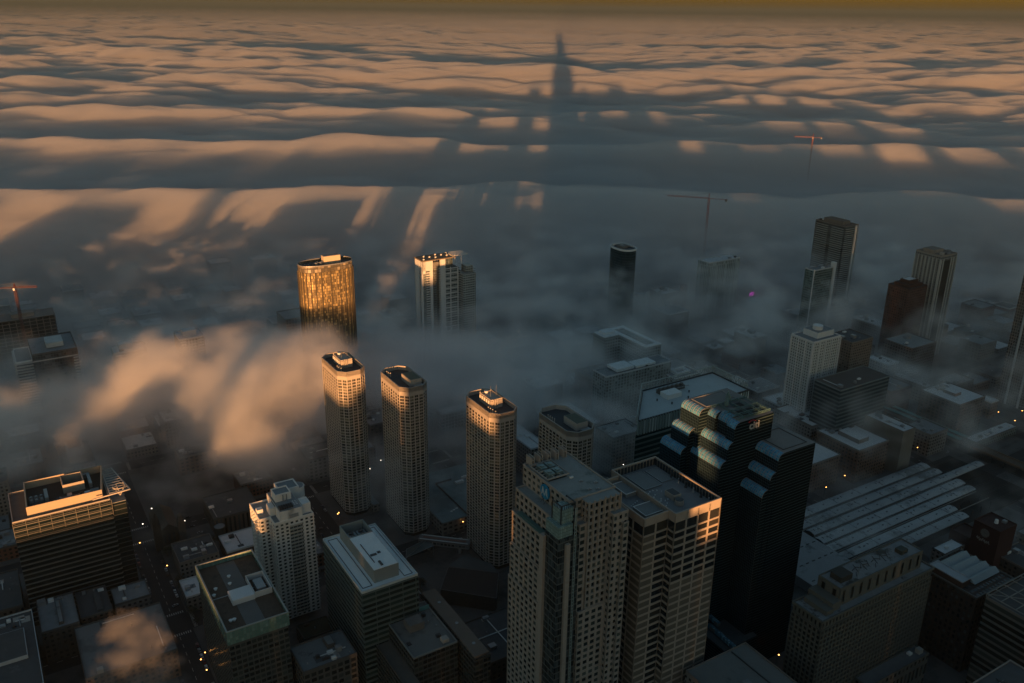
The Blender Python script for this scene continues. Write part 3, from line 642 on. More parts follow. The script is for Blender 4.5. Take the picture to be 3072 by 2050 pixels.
for p,q in zip(rp,rp[1:]): m.bar(p,q,.4)
for a in (0,6,12): m.bar((68.5,7,82),rp[a],.4)
m.build('canopy_ring',mat((.5,.46,.4),.7),t); MB().box(61,71,1,44,0,80).build('corner_glass',SB,t); MB().box(61,71,1,44,80,80.5).build('corner_roof',ROOF_G,t)
# ------------------------------------------------------------------ cream apartment tower
t=thing('cream_apartment_tower','cream apartment tower with stepped roof, its left side lit orange by the sun','apartment tower',125,518); OCC.append((122,166,515,560))
CR=mat((.74,.73,.7),.85,.1,.3); CP=glass((.02,.03,.034),(.1,.11,.1),.2)
P=[(10,0),(37.5,0),(37.5,34),(3,34),(3,10),(10,10)]
frame_facade(t,P,6,84,[3.6,4.2,4.5,4,3.6,4],2.75,1.6,1.15,.35,CR,CP,100,pv=-.05)
frame_facade(t,rect(14.5,30,.6,30),84,92.5,20,9,20,.4,.3,CR,CP,0)
m=MB(); m.box(20.2,29.2,-.12,.6,8,80); m.build('balcony_bay',fmat((.36,.36,.34),(.015,.03,.034),2.6,2.75,.86,.66,gl2=(.06,.08,.08)),t)
m=MB()
for z in np.arange(9,81,2.75): m.box(20.2,29.2,-1.1,-.12,z,z+.3)
for z in np.arange(9,81,2.75):
    m.box(37.5,39.4,4,8,z,z+.25); m.box(37.5,39.4,20,25,z,z+.25); m.box(1.2,3,14,18,z,z+.25); m.box(8.4,10,4,8,z,z+.25)
m.build('balcony',mat((.45,.43,.4),.7),t)
CRF=mat((.2,.225,.24),.8,.15,.3)
MB().prism(inset(P,.5),84,84.4).build('roof',CRF,t); MB().ring(P,.6,83.6,85.6).build('parapet',CR,t)
MB().box(15,29.5,1.1,29.5,92.5,92.7).build('roof',CRF,t)
MB().box(11,21,12,20,84,90.5).build('penthouse',CR,t)
MB().box(16,27,14,24,92.6,97.5).build('penthouse',CR,t); MB().ring(rect(16,27,14,24),.5,97.3,98.4).build('penthouse_parapet',CR,t); MB().box(16.5,26.5,14.5,23.5,97.3,97.6).build('penthouse_roof',CRF,t)
MB().box(22,36,24,37,84.3,94).build('stair_tower',CR,t); MB().ring(rect(22,36,24,37),.8,94,95).build('stair_tower_parapet',CR,t); MB().box(22.8,35.2,24.8,36.2,93.9,94.3).build('stair_tower_roof',CRF,t)
MB().cyl(36,29,5,84.3,93,20).build('round_bay',CR,t); MB().cyl(36,29,4.4,93,93.2,20).build('round_bay_roof',CRF,t)
MB().box(31,37,4,13,84.3,91).build('roof_room',CR,t); MB().ring(rect(31,37,4,13),.6,91,92).build('roof_room_parapet',CR,t)
MB().box(4,8,18,22,84.3,88).build('roof_room',CR,t)
for k in range(12): unit(t,16+(k%6)*1.6,3.4+(k//6)*2.6,92.7,1.2,1.8,1.5,DARKM)
for k in range(6): boxpart(t,'roof_light',WHITE,26+(k%2)*1.6,27+(k%2)*1.6,5+(k//2)*2.2,6+(k//2)*2.2,92.7,93.1)
for x in (21,23.5): pipe(t,x,13,92.7,.4,5,METAL)
boxpart(t,'louvre',mat((.3,.32,.33),.7),20.8,27,-.06,.3,86.4,89)
# ------------------------------------------------------------------ brown-roofed and white-roofed office blocks
t=thing('green_parapet_office','dark office block with striped brown and grey roof inside a green glass parapet','office building',81.4,437); OCC.append((80,118,435,512))
MB().prism(rect(0,35,0,74),0,67,top=False).build('wall',fmat((.06,.07,.07),(.010,.016,.018),3.2,3.8,.8,.6,gl2=(.05,.07,.07)),t)
MB().ring(rect(-.8,35.8,-.8,74.8),.5,66,75).build('parapet',fmat((.12,.16,.15),(.10,.2,.18),1.6,2.2,.9,.92,gl2=(.2,.33,.3),rough=.2),t)
MB().ring(rect(-.85,35.85,-.85,74.85),.9,75,75.5).build('parapet_cap',mat((.3,.32,.3),.6),t)
MB().box(0,35,0,74,71.4,72).build('roof',ROOF_B,t)
for b3 in ((12,23,0.6,26,72,72.12),(11.5,23,40,73,72,72.12)): MB().box(*b3).build('roof_walk',mat((.14,.135,.13),.9,.15),t)
MB().box(0.6,34,37.4,38,72,72.3).build('roof_rail',METAL,t)
MB().box(10,23.5,26,37.5,72,75.4).build('penthouse',mat((.55,.58,.6),.7,.1),t); MB().box(10.4,23.1,26.4,37.1,75.4,75.6).build('penthouse_roof',mat((.6,.63,.65),.8,.1),t)
MB().ring(rect(23.5,34.5,27,47),.5,72,76).build('plant_screen',mat((.5,.52,.53),.7),t); MB().box(26.5,32,31,42,72,75).build('cooling_tower',METAL,t)
for x,y in ((14,48),(15.5,56),(5,47),(2.5,41),(5,12),(7,12)): vent(t,x,y,72.1,.8,1.2,WHITE)
t=thing('white_roofed_office','office block with a long white raised roof and a square pit of fans','office building',159.5,426); OCC.append((157,199,424,495))
WR=mat((.74,.79,.8),.75,.08,.2,dirt=(.2,.24,.26),dscale=.3,damt=.3)
MB().prism(rect(0,37.5,0,67),0,78.4,top=False).build('wall',fmat((.08,.11,.105),(.010,.020,.020),9,3.9,.94,.62,gl2=(.03,.06,.055)),t)
m=MB()
for z in np.arange(3.2,78,3.9): m.ring(rect(-.4,37.9,-.4,67.4),.4,z,z+.7)
m.build('floor_ledge',mat((.1,.135,.13),.7),t)
roof_on(t,rect(0,37.5,0,67),80,WR,mat((.5,.55,.56),.7),1.0,.6)
MB().box(10.6,27.2,5.6,46,79,88).build('raised_wall',mat((.22,.25,.25),.8,.06),t); MB().box(10.9,26.9,5.9,45.8,88,88.3).build('raised_roof',WR,t)
MB().ring(rect(10.6,27.2,46,63),.5,79,88.6).build('fan_pit_wall',mat((.22,.26,.26),.8),t); MB().box(11,26.8,46.4,62.6,79.1,79.4).build('pit_floor',mat((.015,.02,.02),.9),t)
for k in range(2):
    MB().box(13+k*6.6,18.8+k*6.6,50,58,79.4,84.4).build('fan_housing',mat((.2,.24,.25),.4,metal=.5),t); m=MB()
    for q in (0,1): m.cyl(15.9+k*6.6,52.2+q*3.9,1.6,84.4,85.2,16,1.5)
    m.build('fan',DARKM,t)
for b3 in ((15,19,20,22,88.3,88.7),(20,22,21,23,88.3,88.7),(16.5,18,8,13,88.3,88.9),(14,14.6,13,36,88.3,88.5)): boxpart(t,'roof_hatch',DARKM,*b3)
m=MB(); m.ring(rect(2.2,8.6,4,64),.35,79.02,79.3); m.ring(rect(29.5,35.4,3,64),.35,79.02,79.3); m.build('safety_rail',DARKM,t)
# ------------------------------------------------------------------ stone newspaper building beside the train sheds
t=thing('stone_slab_building','long grey stone slab building with narrow windows and a stepped penthouse','office building',371,258.5); OCC.append((369,476,255,283))
ST_=mat((.1,.105,.095),.9,.12,.2); SP=glass((.007,.009,.009),(.02,.022,.02),.4)
frame_facade(t,rect(0,103,0,22),0,80,3.1,3.5,1.2,1.3,.4,ST_,SP,60)
frame_facade(t,rect(0.6,102.4,.6,21.4),80,86,2.9,5.6,1.6,2.8,.4,ST_,SP,20)
NR=mat((.2,.215,.225),.85,.3,.2,dirt=(.05,.055,.05),dscale=.09,damt=.46)
MB().box(.9,102,.9,21,86,86.4).build('roof',NR,t); MB().ring(rect(-.3,103.3,-.3,22.3),.9,85.4,87).build('cornice',ST_,t)
frame_facade(t,rect(19,96,5,21),86.4,98,7.4,11.4,5.4,3.4,.4,ST_,SP,10)
MB().ring(rect(19,96,5,21),.6,98,99).build('parapet',ST_,t); MB().box(19.5,95.5,5.5,20.5,97.9,98.3).build('penthouse_roof',NR,t)
MB().box(12,19,3.5,21.4,86.4,92).build('step_block',ST_,t); MB().box(6,12,2.5,19,86.4,89.5).build('step_block',ST_,t)
boxpart(t,'roof_house',mat((.03,.032,.03),.8),24,34,9,17,98.3,102); boxpart(t,'roof_house',mat((.03,.04,.035),.8),80,86,9,14,98.3,101)
m=MB()
for k in range(16): m.bar((38+k*2.2,9+(k*5)%8,98.3),(40+k*2.2,11+(k*3)%8,99.5),.3)
m.build('roof_pipework',DARKM,t); MB().bar((36,7,98),(36,7,107),.25).build('flagpole',METAL,t)
simple('riverside_annex','flat-roofed annex at the foot of the long stone slab building','office building',411,470,248,258,30,fmat((.1,.105,.1),(.02,.02,.02),4,12,.5,.7),mat((.13,.14,.145),.9,.25,.2),ST_,2)
# ------------------------------------------------------------------ train sheds
t=thing('train_shed','row of long curved grey train shed roofs with dark slots between them','train shed',540,351); OCC.append((488,790,348,438))
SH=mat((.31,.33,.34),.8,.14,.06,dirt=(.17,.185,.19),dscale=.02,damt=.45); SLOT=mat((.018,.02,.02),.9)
strips=[(424.2,434.6,561,734.5),(412.2,421.2,545,735),(400.8,409.4,545,784),(388.6,397.8,542,735),(377.2,385.8,540,733),(364.4,373.2,538,686),(352.4,361.4,538,684)]
for a,b3,n0,n1 in strips:
    m=MB(); K=6; ww=b3-a; L0,L1=n0-540,n1-540
    def zz(f): return 7.2+1.1*math.sin(math.pi*f)
    for k in range(K):
        y0,y1=a-351+ww*k/K,a-351+ww*(k+1)/K
        segs=max(2,int((L1-L0)/12))
        for j in range(segs):
            x0,x1=L0+(L1-L0)*j/segs,L0+(L1-L0)*(j+1)/segs
            m.face([(x0,y0,zz(k/K)),(x1,y0,zz(k/K)),(x1,y1,zz((k+1)/K)),(x0,y1,zz((k+1)/K))])
    m.box(L0,L1,a-351,a-350.7,6.4,7.2); m.box(L0,L1,b3-351.3,b3-351,6.4,7.2)
    kx=random.uniform(.85,1.12); m.build('shed_roof',mat((.36*kx,.38*kx,.39*kx),.8,.2,.06,dirt=(.2*kx,.215*kx,.22*kx),dscale=.05,damt=.48),t)
    sm=MB()
    for x in np.arange(L0+10,L1-1,31): sm.box(x,x+.2,a-350.9,b3-351.1,8.0,8.4)
    for x in np.arange(L0+8,L1-4,19): sm.box(x,x+1.6,(a+b3)/2-352.2,(a+b3)/2-351.4,8.2,8.9)
    sm.build('roof_seam',mat((.17,.18,.185),.8),t)
    q=MB()
    for x in np.arange(L0+4,L1,9.5): q.box(x,x+.35,b3-350.9,b3-349.9,7.0,7.25); q.box(x,x+.35,(a+b3)/2-352,(a+b3)/2-350,8.35,8.8) if int(x)%3==0 else None
    q.build('cross_brace',mat((.14,.15,.145),.8),t)
for a in (422.7,410.8,399.3,387.1,375.2,362.9): MB().box(0,190 if a<420 else 195,a-351.25,a-350.75,6.2,6.9).build('gutter_beam',mat((.2,.2,.19),.8),t)
m=MB()
for x in np.arange(2,190,14): 
    for y in (6,17,30,42,54,65,78): m.box(x,x+.5,y,y+.5,0,7)
m.build('shed_column',DARKM,t)
MB().box(-52,0,2,84,0,8).build('concourse_roof',mat((.27,.285,.295),.85,.14,.08,dirt=(.15,.16,.165),dscale=.07,damt=.42),t)
for k in range(26): boxpart(t,'roof_light',DARKM,-48+(k%7)*7,-45+(k%7)*7,6+(k//7)*18,6.8+(k//7)*18,8,8.3)
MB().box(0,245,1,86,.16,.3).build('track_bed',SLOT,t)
def rails():
    m=MB()
    for k in range(8):
        y=352+k*11.2
        for d_ in (-.75,.75): m.box(735,1400,y+d_-.06,y+d_+.06,.3,.45)
    return m.build('railway_tracks',mat((.12,.11,.1),.5,metal=.6),rz=TH)
tag(rails(),'bare steel railway tracks running out beyond the train sheds','railway track')
# ------------------------------------------------------------------ measured blocks, near to far
BRK=(.12,.075,.055); GRY=(.17,.165,.16); DKB=(.06,.055,.05); TEA=(.1,.13,.13); TANW=(.24,.2,.16)
def fw(c,bay=3.6,fl=3.6,wr=.5,hr=.5,gl=(.012,.014,.016),**k): return fmat(c,gl,bay,fl,wr,hr,**k)
PB=mat((.16,.15,.14),.85,.2,.2); PD=mat((.08,.08,.08),.85,.2,.2); PWH=mat((.45,.48,.5),.7,.15,.2)
simple('office_block','dark block with a pale grid of roof beams at the lower left photo edge','office building',-42,-14,505,586,30,fw(DKB),ROOF_D,PWH,9,1,pent=(6,22,30,60,2.5))
simple('low_building','low grey building with a raised ridge strip on its roof, beyond the beamed roof block','low building',-11,12,563,600,25,fw(DKB),ROOF_G,PD,3,2,pent=(11,14,4,30,2))
simple('low_building','low dark building with a rounded roof strip below the striped office','low building',13,33,570,602,22,fw(BRK),ROOF_D,PD,3,3,pent=(11,15,3,24,1.5))
simple('low_building','small low building with grey roof against the foot of the striped office','low building',35.5,59,577,598,20,fw(GRY),ROOF_G,PD,3,4)
simple('flat_roofed_warehouse','wide low warehouse roof under the steam plume','warehouse',8,62.5,506,562,22,fw(BRK),mat((.17,.175,.175),.85,.2,.08,dirt=(.11,.115,.115),dscale=.04,damt=.46),PD,6,5)
simple('low_building','small dark low building at the left photo edge beside the striped office','low building',-36,-19,610,659,20,fw(DKB),ROOF_D,PD,3,6)
simple('low_building','tiny pale-roofed building left of the green parapet office','low building',81,94,569,592,14,fw(GRY),ROOF_W,PWH,3,7)
simple('courtyard_building','low dark building with a planted court between cream tower and small office','low building',139,161,485,502,12,fw(DKB),mat((.03,.035,.025),.95,.4,.4),PD,2,8)
simple('small_office_block','small grey office block with roof plant and antennas in front of the cream tower','office building',119,153,423,449,40,fmat((.085,.085,.08),(.012,.015,.016),4.2,4.2,.72,.62),mat((.16,.175,.18),.85,.25,.2,dirt=(.08,.085,.09),dscale=.1,damt=.42),PD,8,9,pent=(20,25,13,22,3))
OCC.append((164,222,374,467))
t=thing('glass_office_cluster','stepped dark office block with a glass screened roof edge behind the white-roofed office','office building',164,374)
def blk(t,x0,x1,y0,y1,z,wm,rm,pm=None,z0=0,nm=''): MB().box(x0,x1,y0,y1,z0,z-1.2).build(nm+'wall',wm,t); roof_on(t,rect(x0,x1,y0,y1),z,rm,pm or PD,1.,.45,nm+'roof')
DGW=fw((.05,.055,.055),3,3.8,.86,.62,gl2=(.05,.065,.06))
blk(t,12,41.5,16,61.5,50,DGW,mat((.16,.165,.16),.85,.2,.15,dirt=(.1,.105,.1),dscale=.06,damt=.45),mat((.22,.24,.24),.6))
blk(t,3,11.9,4,66,38,DGW,mat((.11,.105,.095),.9,.3,.15)); blk(t,32,46,61.8,90,45,DGW,mat((.1,.085,.075),.9,.3,.15),mat((.3,.32,.32),.6))
MB().box(20,30,38,47,49,54).build('penthouse',mat((.15,.145,.14),.8),t); MB().box(20.4,29.6,38.4,46.6,54,54.2).build('penthouse_roof',mat((.17,.165,.16),.8),t)
MB().box(12.6,41,54,54.4,49,52).build('glass_screen',TEAL,t); clutter(t,31,40,18,52,49,5,3); MB().box(14,16.5,28,31,49,49.5).build('roof_hatch',DARKM,t)
t=thing('long_narrow_block','long narrow dark building with a raised brown roof strip','office building',208,373); OCC.append((206,222,372,449))
MB().box(0,11,0,74,0,47).build('wall',DGW,t); MB().box(.6,10.4,1,73,47,48.2).build('roof_strip',mat((.17,.135,.11),.9,.15,.1),t)
for y in (12,34,58): MB().cyl(6,y,1.1,48.2,48.5,12).build('roof_disc',METAL,t)
t=thing('sloped_roof_station','low building with dark sloping roof planes at the feet of the third eight-sided tower','low building',243,456); OCC.append((240,290,455,506))
DRF=mat((.035,.03,.03),.85,.15,.3,); m=MB()
a,b3,c,d_=(16,49,15),(45,23,15),(30,1,12),(0,31,12); m.face([d_,c,b3,a]); m.build('sloped_roof',DRF,t)
m=MB(); 
for p,q in ((a,b3),(b3,c),(c,d_),(d_,a)): m.bar(p,q,.35); m.face([(p[0],p[1],0),(q[0],q[1],0),q,p]); m.face([(q[0],q[1],0),(p[0],p[1],0),p,q])
m.build('wall',mat((.12,.13,.13),.6),t)
m=MB(); e=[(17,52,14),(34,58,14),(47,38,14),(46,25,14)]; m.face(e[::-1]); m.build('lower_roof',mat((.06,.075,.08),.7),t)
t=thing('angled_plaza_canopy','angular pale-edged glass canopy over the plaza below the footbridge','canopy',236,538); OCC.append((234,262,520,556))
m=MB(); q=[(4,2,9),(30,6,9),(33,17,10),(10,14,8)]
for i in range(4): m.bar(q[i],q[(i+1)%4],.3); m.bar((q[i][0],q[i][1],0),q[i],.3)
m.bar(q[0],q[2],.2); m.build('canopy_frame',METAL,t); m=MB(); m.face([(x,y,z-.15) for x,y,z in q]); m.face([(x,y,z-.2) for x,y,z in q[::-1]]); m.build('canopy_glass',mat((.06,.085,.085),.3),t)
simple('podium_building','low grey podium with round roof plant at the foot of the tan skyscraper','podium',224,272,398,442,15,fw(DKB),ROOF_D,PD,7,12)
simple('river_office_block','flat grey roof with small blue roof units cut by the bottom edge of the photo','office building',300,347,225,291,60,fw(GRY),mat((.17,.18,.175),.85,.15,.1,dirt=(.1,.105,.1),dscale=.05,damt=.42),PB,8,13)
simple('notched_roof_tower','stepped pale roof corner cut by the lower right corner of the photo','office building',420,456,160,195,70,fw(GRY),ROOF_D,mat((.26,.25,.24),.8),3,14)
simple('lattice_roof_block','dark office block whose roof carries a pale lattice of beams at the lower right edge','office building',499,545,190,236,70,fmat((.11,.12,.12),(.008,.012,.012),60,4.6,1,.6),ROOF_D,PB,0,15)
t=thing('roof_lattice','pale crossing beams standing over the dark block at the lower right edge','roof frame',499,190,70)
m=MB()
for k in range(6): m.bar((0,k*9.2,2),(46,k*9.2,2),.5); m.bar((k*9.2,0,2),(k*9.2,46,2),.5)
for k in range(5): m.bar((k*9.2,k*9.2,2),((k+1)*9.2,(k+1)*9.2,2),.35); m.bar((k*9.2,46-k*9.2,2),((k+1)*9.2,46-(k+1)*9.2,2),.35)
for x in (0,46):
    for y in (0,46): m.bar((x,y,0),(x,y,2),.5)
m.build('frame_beam',mat((.2,.2,.19),.7),t)
# dark red riverside block with folded light roof
t=thing('folded_roof_block','dark brick block topped by pale folded roof panels and a small white terrace','office building',507,245); OCC.append((505,550,243,290))
MB().box(0,42,0,40,0,59).build('wall',fw((.035,.024,.022),3.4,4.2,.5,.55),t); roof_on(t,rect(0,42,0,40),60,ROOF_D,mat((.12,.13,.13),.8))
m=MB()
for k in range(4):
    y=9+k*7; m.face([(12,y,60),(40,y,60),(40,y+3.5,62.6),(12,y+3.5,62.6)]); m.face([(12,y+3.5,62.6),(40,y+3.5,62.6),(40,y+7,60),(12,y+7,60)])
    m.face([(12,y,60),(12,y+3.5,62.6),(12,y+7,60)])
m.build('folded_roof',mat((.28,.33,.35),.7,.1,.2),t)
MB().box(2,11,12,36,59,63).build('terrace_block',mat((.06,.035,.03),.8),t); MB().ring(rect(2,11,12,36),.5,62.9,63.7).box(2.5,10.5,12.5,35.5,62.9,63.1).build('terrace_roof',mat((.33,.37,.4),.8),t)
# red brick block with a clock
t=thing('red_clock_building','dark red brick block with a round clock face and pale script sign','brick building',600,294); OCC.append((598,645,292,336))
RB=fw((.075,.022,.02),4.5,4.5,.0,.0); RBm=mat((.042,.016,.015),.9,.2,.3)
MB().box(20,42,0,21,0,44).build('wall',RBm,t); roof_on(t,rect(20,42,0,21),45,ROOF_W,RBm); MB().box(24,42,21.2,40,0,24).build('wing_wall',RBm,t); roof_on(t,rect(24,42,21.2,40),25,ROOF_G,RBm)
m=MB(); rr=3.4
cx,cz=27,0
def disc(m,x,y,z,r,th,n=28,ax='x'):
    a=[(x,y+r*math.cos(2*math.pi*i/n),z+r*math.sin(2*math.pi*i/n)) for i in range(n)]; b_=[(x+th,p[1],p[2]) for p in a]
    m.face(a[::-1]); 
    for i in range(n): m.face([a[i],a[(i+1)%n],b_[(i+1)%n],b_[i]])
disc(m,19.6,11,38,rr,.39); m.build('clock_face',mat((.16,.15,.14),.7,.1),t)
m=MB()
for k in range(12): a=k*math.pi/6; m.bar((19.5,11+2.5*math.cos(a),38+2.5*math.sin(a)),(19.5,11+3.1*math.cos(a),38+3.1*math.sin(a)),.2)
m.bar((19.5,11,38),(19.5,12.2,39.6),.22); m.bar((19.5,11,38),(19.5,9.0,38.6),.22); m.build('clock_hands',DARKM,t)
m=MB(); pr=None
for k in range(24):
    p=(19.7,16.5-k*.46,31.5+1.3*math.sin(k*1.9)+.4*math.sin(k*.7))
    if pr: m.bar(pr,p,.32)
    pr=p
m.build('script_sign',mat((.3,.3,.3),.6,.05),t); MB().cyl(31,10,1.6,44,47,12,1.2).build('roof_tank',WHITE,t); unit(t,37,7,44,3,3,2)
simple('low_building','small pale flat-roofed building between the stone slab and the red clock block','low building',587,612,314,325,25,fw(GRY),ROOF_W,PD,1,16)
simple('low_building','low dark building with railings right of the red clock block','low building',630,662,270,299,20,fw(DKB),ROOF_D,PB,5,17)
# blocks west of the sheds
simple('loft_building','long loft building with pale roof and small roof houses behind the bank tower','loft building',658,690,505,553,35,fw((.19,.18,.17)),ROOF_W,PB,9,21)
simple('loft_building','dark loft building with a black plant roof and orange street lights at its foot','loft building',655,698,448,497,35,fw(BRK),ROOF_W,PB,8,22,pent=(12,26,10,34,4))
simple('loft_building','blank-sided tan loft building with a narrow white roof','loft building',706,724,440,483,45,mat((.17,.16,.14),.9,.2,.1),ROOF_W,PB,5,23)
simple('loft_building','white-roofed loft building hard behind the dark glass tower','loft building',605,643,458,505,30,fw(BRK),ROOF_W,PB,5,24)
simple('brick_apartments','brown balconied apartment block with patchy white roof','apartment building',820,864,456,501,40,fw((.1,.07,.055),4.5,3.6,.6,.6,gl=(.015,.02,.02)),ROOF_W,PB,10,25,pent=(16,26,16,30,3))
simple('low_building','small low building with a white-edged triangular roof beside the brown apartments','low building',900,913,467,481,20,fw(BRK),ROOF_W,PWH,0,26)
simple('loft_building','dark red low loft behind the blank-sided tan loft','loft building',809,845,527,560,30,fw((.12,.05,.045)),ROOF_G,PB,4,27)
simple('parking_shed','long low shed with patchy roof beside the elevated railway','shed',818,891,431,444,9,fw(TEA),ROOF_W,PD,7,28)
simple('gas_tank_yard','low yard building with white tanks and arched roof below the white tower','low building',676,714,561,586,30,fw(GRY),ROOF_W,PWH,6,29)
simple('banded_office_block','broad blue-grey banded office block with a brown flat roof','office building',667,739,486,517,78,fmat((.10,.135,.145),(.03,.05,.06),60,4.1,1,.55,gl2=(.035,.055,.065)),mat((.1,.085,.075),.9,.2,.15,dirt=(.12,.11,.1),dscale=.06,damt=.4),mat((.2,.23,.23),.8),3,30,ph=.6)
t=thing('elevated_station','long teal station canopy on an elevated railway','station',806,375); OCC.append((804,824,370,536))
MB().box(0,4,66,160,6,7).box(10,14,66,160,6,7).build('deck',PB,t); MB().box(-.6,4.4,66,158,10,10.6).box(9.6,14.6,66,158,10,10.6).build('canopy_roof',TEAL,t); MB().box(4.2,9.8,66,160,6,6.6).build('track_deck',mat((.07,.06,.05),.9),t)
MB().box(1,13,-130,66,6,7.2).build('viaduct_deck',mat((.11,.085,.065),.9),t); MB().box(1,1.5,-130,66,7.2,8.6).box(12.5,13,-130,66,7.2,8.6).build('viaduct_rail',mat((.16,.12,.09),.8),t)
m=MB()
for y in range(-125,160,12): m.box(1.5,2.3,y,y+.8,0,6).box(11.7,12.5,y,y+.8,0,6)
m.build('column',DARKM,t)
# towers rising from the fog on the right
def fogtower(name,label,cat,n0,n1,w0,w1,z,wm,rm,par,pent=None,extra=None,k=4): return simple(name,label,cat,n0,n1,w0,w1,z,wm,rm,par,k,int(n0),pent=pent)
t=fogtower('apartment_tower','white slender apartment tower with a round drum on its stepped roof','apartment tower',677,717,532,560,110,fmat((.5,.53,.52),(.03,.04,.045),2.8,3.0,.42,.5,gl2=(.1,.13,.13)),ROOF_G,WHITE,pent=(12,36,6,24,6))
MB().cyl(22,15,5,115,119,20).build('roof_drum',WHITE,t)
m=MB()
for x in (0,9,18,27,36,39.6): m.box(x-.4,x+.5,-.9,0,0,108)
for y in (0,9,18,27.4): m.box(-.9,0,y-.5,y+.6,0,108)
m.build('pier',WHITE,t)
fogtower('apartment_tower','brownish tower half dissolved in fog just behind the white slender tower','apartment tower',742,775,536,566,96,fmat((.17,.14,.115),(.03,.03,.03),3,3,.55,.55),ROOF_D,PB)
t=fogtower('residential_slab','tall residential tower wrapped in white balcony lines, its foot lost in fog','apartment tower',1018,1046,775,826,136,fmat((.1,.12,.12),(.01,.015,.017),60,3,1,.8),mat((.12,.09,.075),.9),PB,pent=(6,22,10,42,5))
m=MB()
for z in np.arange(20,134,3.0): m.box(-1.2,0,2,22,z,z+.55); m.box(-1.2,0,28,49,z,z+.55); m.box(1,21,-1.2,0,z,z+.55); m.box(23,28,-2.4,-.1,z,z+.55)
m.build('balcony_band',mat((.36,.4,.4),.6),t); MB().box(21,24,-1.4,0,0,135).build('white_pier',WHITE,t)
t=fogtower('pale_pier_tower','tall tower with white vertical piers and dark slots at the upper right','apartment tower',997,1029,615,650,135,fmat((.24,.26,.26),(.012,.015,.018),2.6,3.1,.6,.6),mat((.18,.16,.145),.9),mat((.27,.24,.21),.8),pent=(6,24,14,30,4))
m=MB()
for y in (0,5,10,15,20,25,30,34): m.box(-.8,0,y,y+1.0,0,130)
for x in (0,5,20,25,31): m.box(x,x+1.2,-.8,0,0,130)
m.build('pier',mat((.42,.44,.43),.8),t); MB().box(6.5,19.5,-.5,0,4,128).build('dark_slot',mat((.02,.022,.022),.5),t)
t=fogtower('glass_hotel_tower','pale green glass tower with a white fin rising past its roof','hotel',919,958,737,752,97,fmat((.14,.19,.18),(.03,.05,.05),3,3.3,.8,.6),ROOF_G,PWH)
MB().box(36,40,-2,4,0,103).build('white_fin',WHITE,t); MB().box(-.8,.2,-.8,.4,0,98).build('edge_fin',WHITE,t)
t=simple('stepped_brick_tower','dark red-brown tower with a stepped pyramid roof in front of the pale pier tower','apartment tower',948,984,618,647,99,fmat((.09,.045,.038),(.01,.01,.01),3,3.2,.5,.6),ROOF_D,mat((.07,.035,.03),.9),0,31)
MB().box(5,31,4,25,98,102).box(10,27,8,21,102,106).build('stepped_crown',mat((.06,.03,.026),.9),t); MB().box(12,25,10,19,106,106.4).build('crown_roof',ROOF_W,t)
t=simple('edge_skyscraper','very tall dark ribbed tower cut off by the right edge of the photo','skyscraper',955,998,460,492,150,fmat((.15,.16,.16),(.01,.012,.014),2.4,3.4,.6,.7),ROOF_D,PB,2,32)
MB().box(-1,0,6,8,0,150).box(-1,0,20,22,0,150).build('pier',PWH,t)
t=thing('dark_oval_tower','dark blue-black oval glass tower with a pale roof rim rising from mist','office tower',746,918); OCC.append((730,762,896,940))
ov2=[(13.5*math.copysign(abs(math.cos(a))**.8,math.cos(a)),20*math.copysign(abs(math.sin(a))**.8,math.sin(a))) for a in [2*math.pi*i/36 for i in range(36)]]
MB().prism(ov2,0,108,top=False).build('wall',fmat((.03,.045,.05),(.008,.018,.022),2.2,3.6,.88,.85,gl2=(.015,.03,.035)),t); MB().ring(inset(ov2,-.3),1.2,107,109.5).build('roof_rim',WHITE,t); MB().prism(inset(ov2,1),107,107.6).build('roof',ROOF_D,t)
MB().box(-6,6,-6,8,107.6,111).build('penthouse',PB,t); m=MB(); pr=None
for k in range(10): 
    a=math.pi*k/9; p=(-3+7*math.cos(a),10,108+4*math.sin(a)); 
    if pr: m.bar(pr,p,.9)
    pr=p
m.build('roof_arch',WHITE,t); clutter(t,-8,8,-12,12,107.6,5,5)
t=fogtower('pale_ribbed_block','wide pale block with vertical ribs nearly lost in green haze','office building',853,912,861,883,86,fmat((.3,.34,.33),(.08,.1,.1),3.4,40,.5,.97,rough=.6),PWH,PWH)
t=fogtower('lattice_wall_block','small pale block with a wavy lattice wall','low building',750,787,909,920,38,fmat((.42,.48,.48),(.05,.07,.07),2.6,2.9,.62,.4),ROOF_W,PWH); MB().box(32,36,-2.5,0,0,41).build('stair_tower',WHITE,t)
t=fogtower('billboard_building','reddish building with a large pale banner on its wall and a pink chimney stack','warehouse',804,835,896,924,38,fw((.16,.09,.085)),ROOF_W,PB); 
MB().box(2,22,-.3,0,16,30).build('wall_banner',mat((.4,.42,.42),.8,.4,.3,dirt=(.12,.1,.12),dscale=.2,damt=.46),t); MB().cyl(14,18,4,38,41,16).build('roof_tank',PD,t); MB().box(31.2,38,-8,0,0,48).build('chimney_stack',mat((.3,.17,.17),.9),t)
t=fogtower('fogbound_slab','wide ribbed apartment slab with white roof decks seen through fog','apartment building',516,602,650,672,64,fmat((.22,.26,.26),(.06,.07,.07),3.8,3.3,.62,.7),ROOF_G,PWH)
MB().box(16,38,3,20,64,67).box(40,66,2,16,64,66.4).build('roof_deck',mat((.6,.66,.68),.8),t)
t=thing('frame_roof_building','fogbound building marked by a bright L-shaped roof','apartment building',590,703); OCC.append((588,637,700,775))
LR=mat((.62,.67,.69),.8,.15,.2); MB().box(0,29,46,69,0,59).box(21,44,0,69,0,58.9).build('wall',fw((.24,.27,.27)),t)
MB().ring(rect(21,44,0,69),5,58.8,60).box(0,21,48,68,59,60).box(4,18,52,64,60,63).build('roof',LR,t)
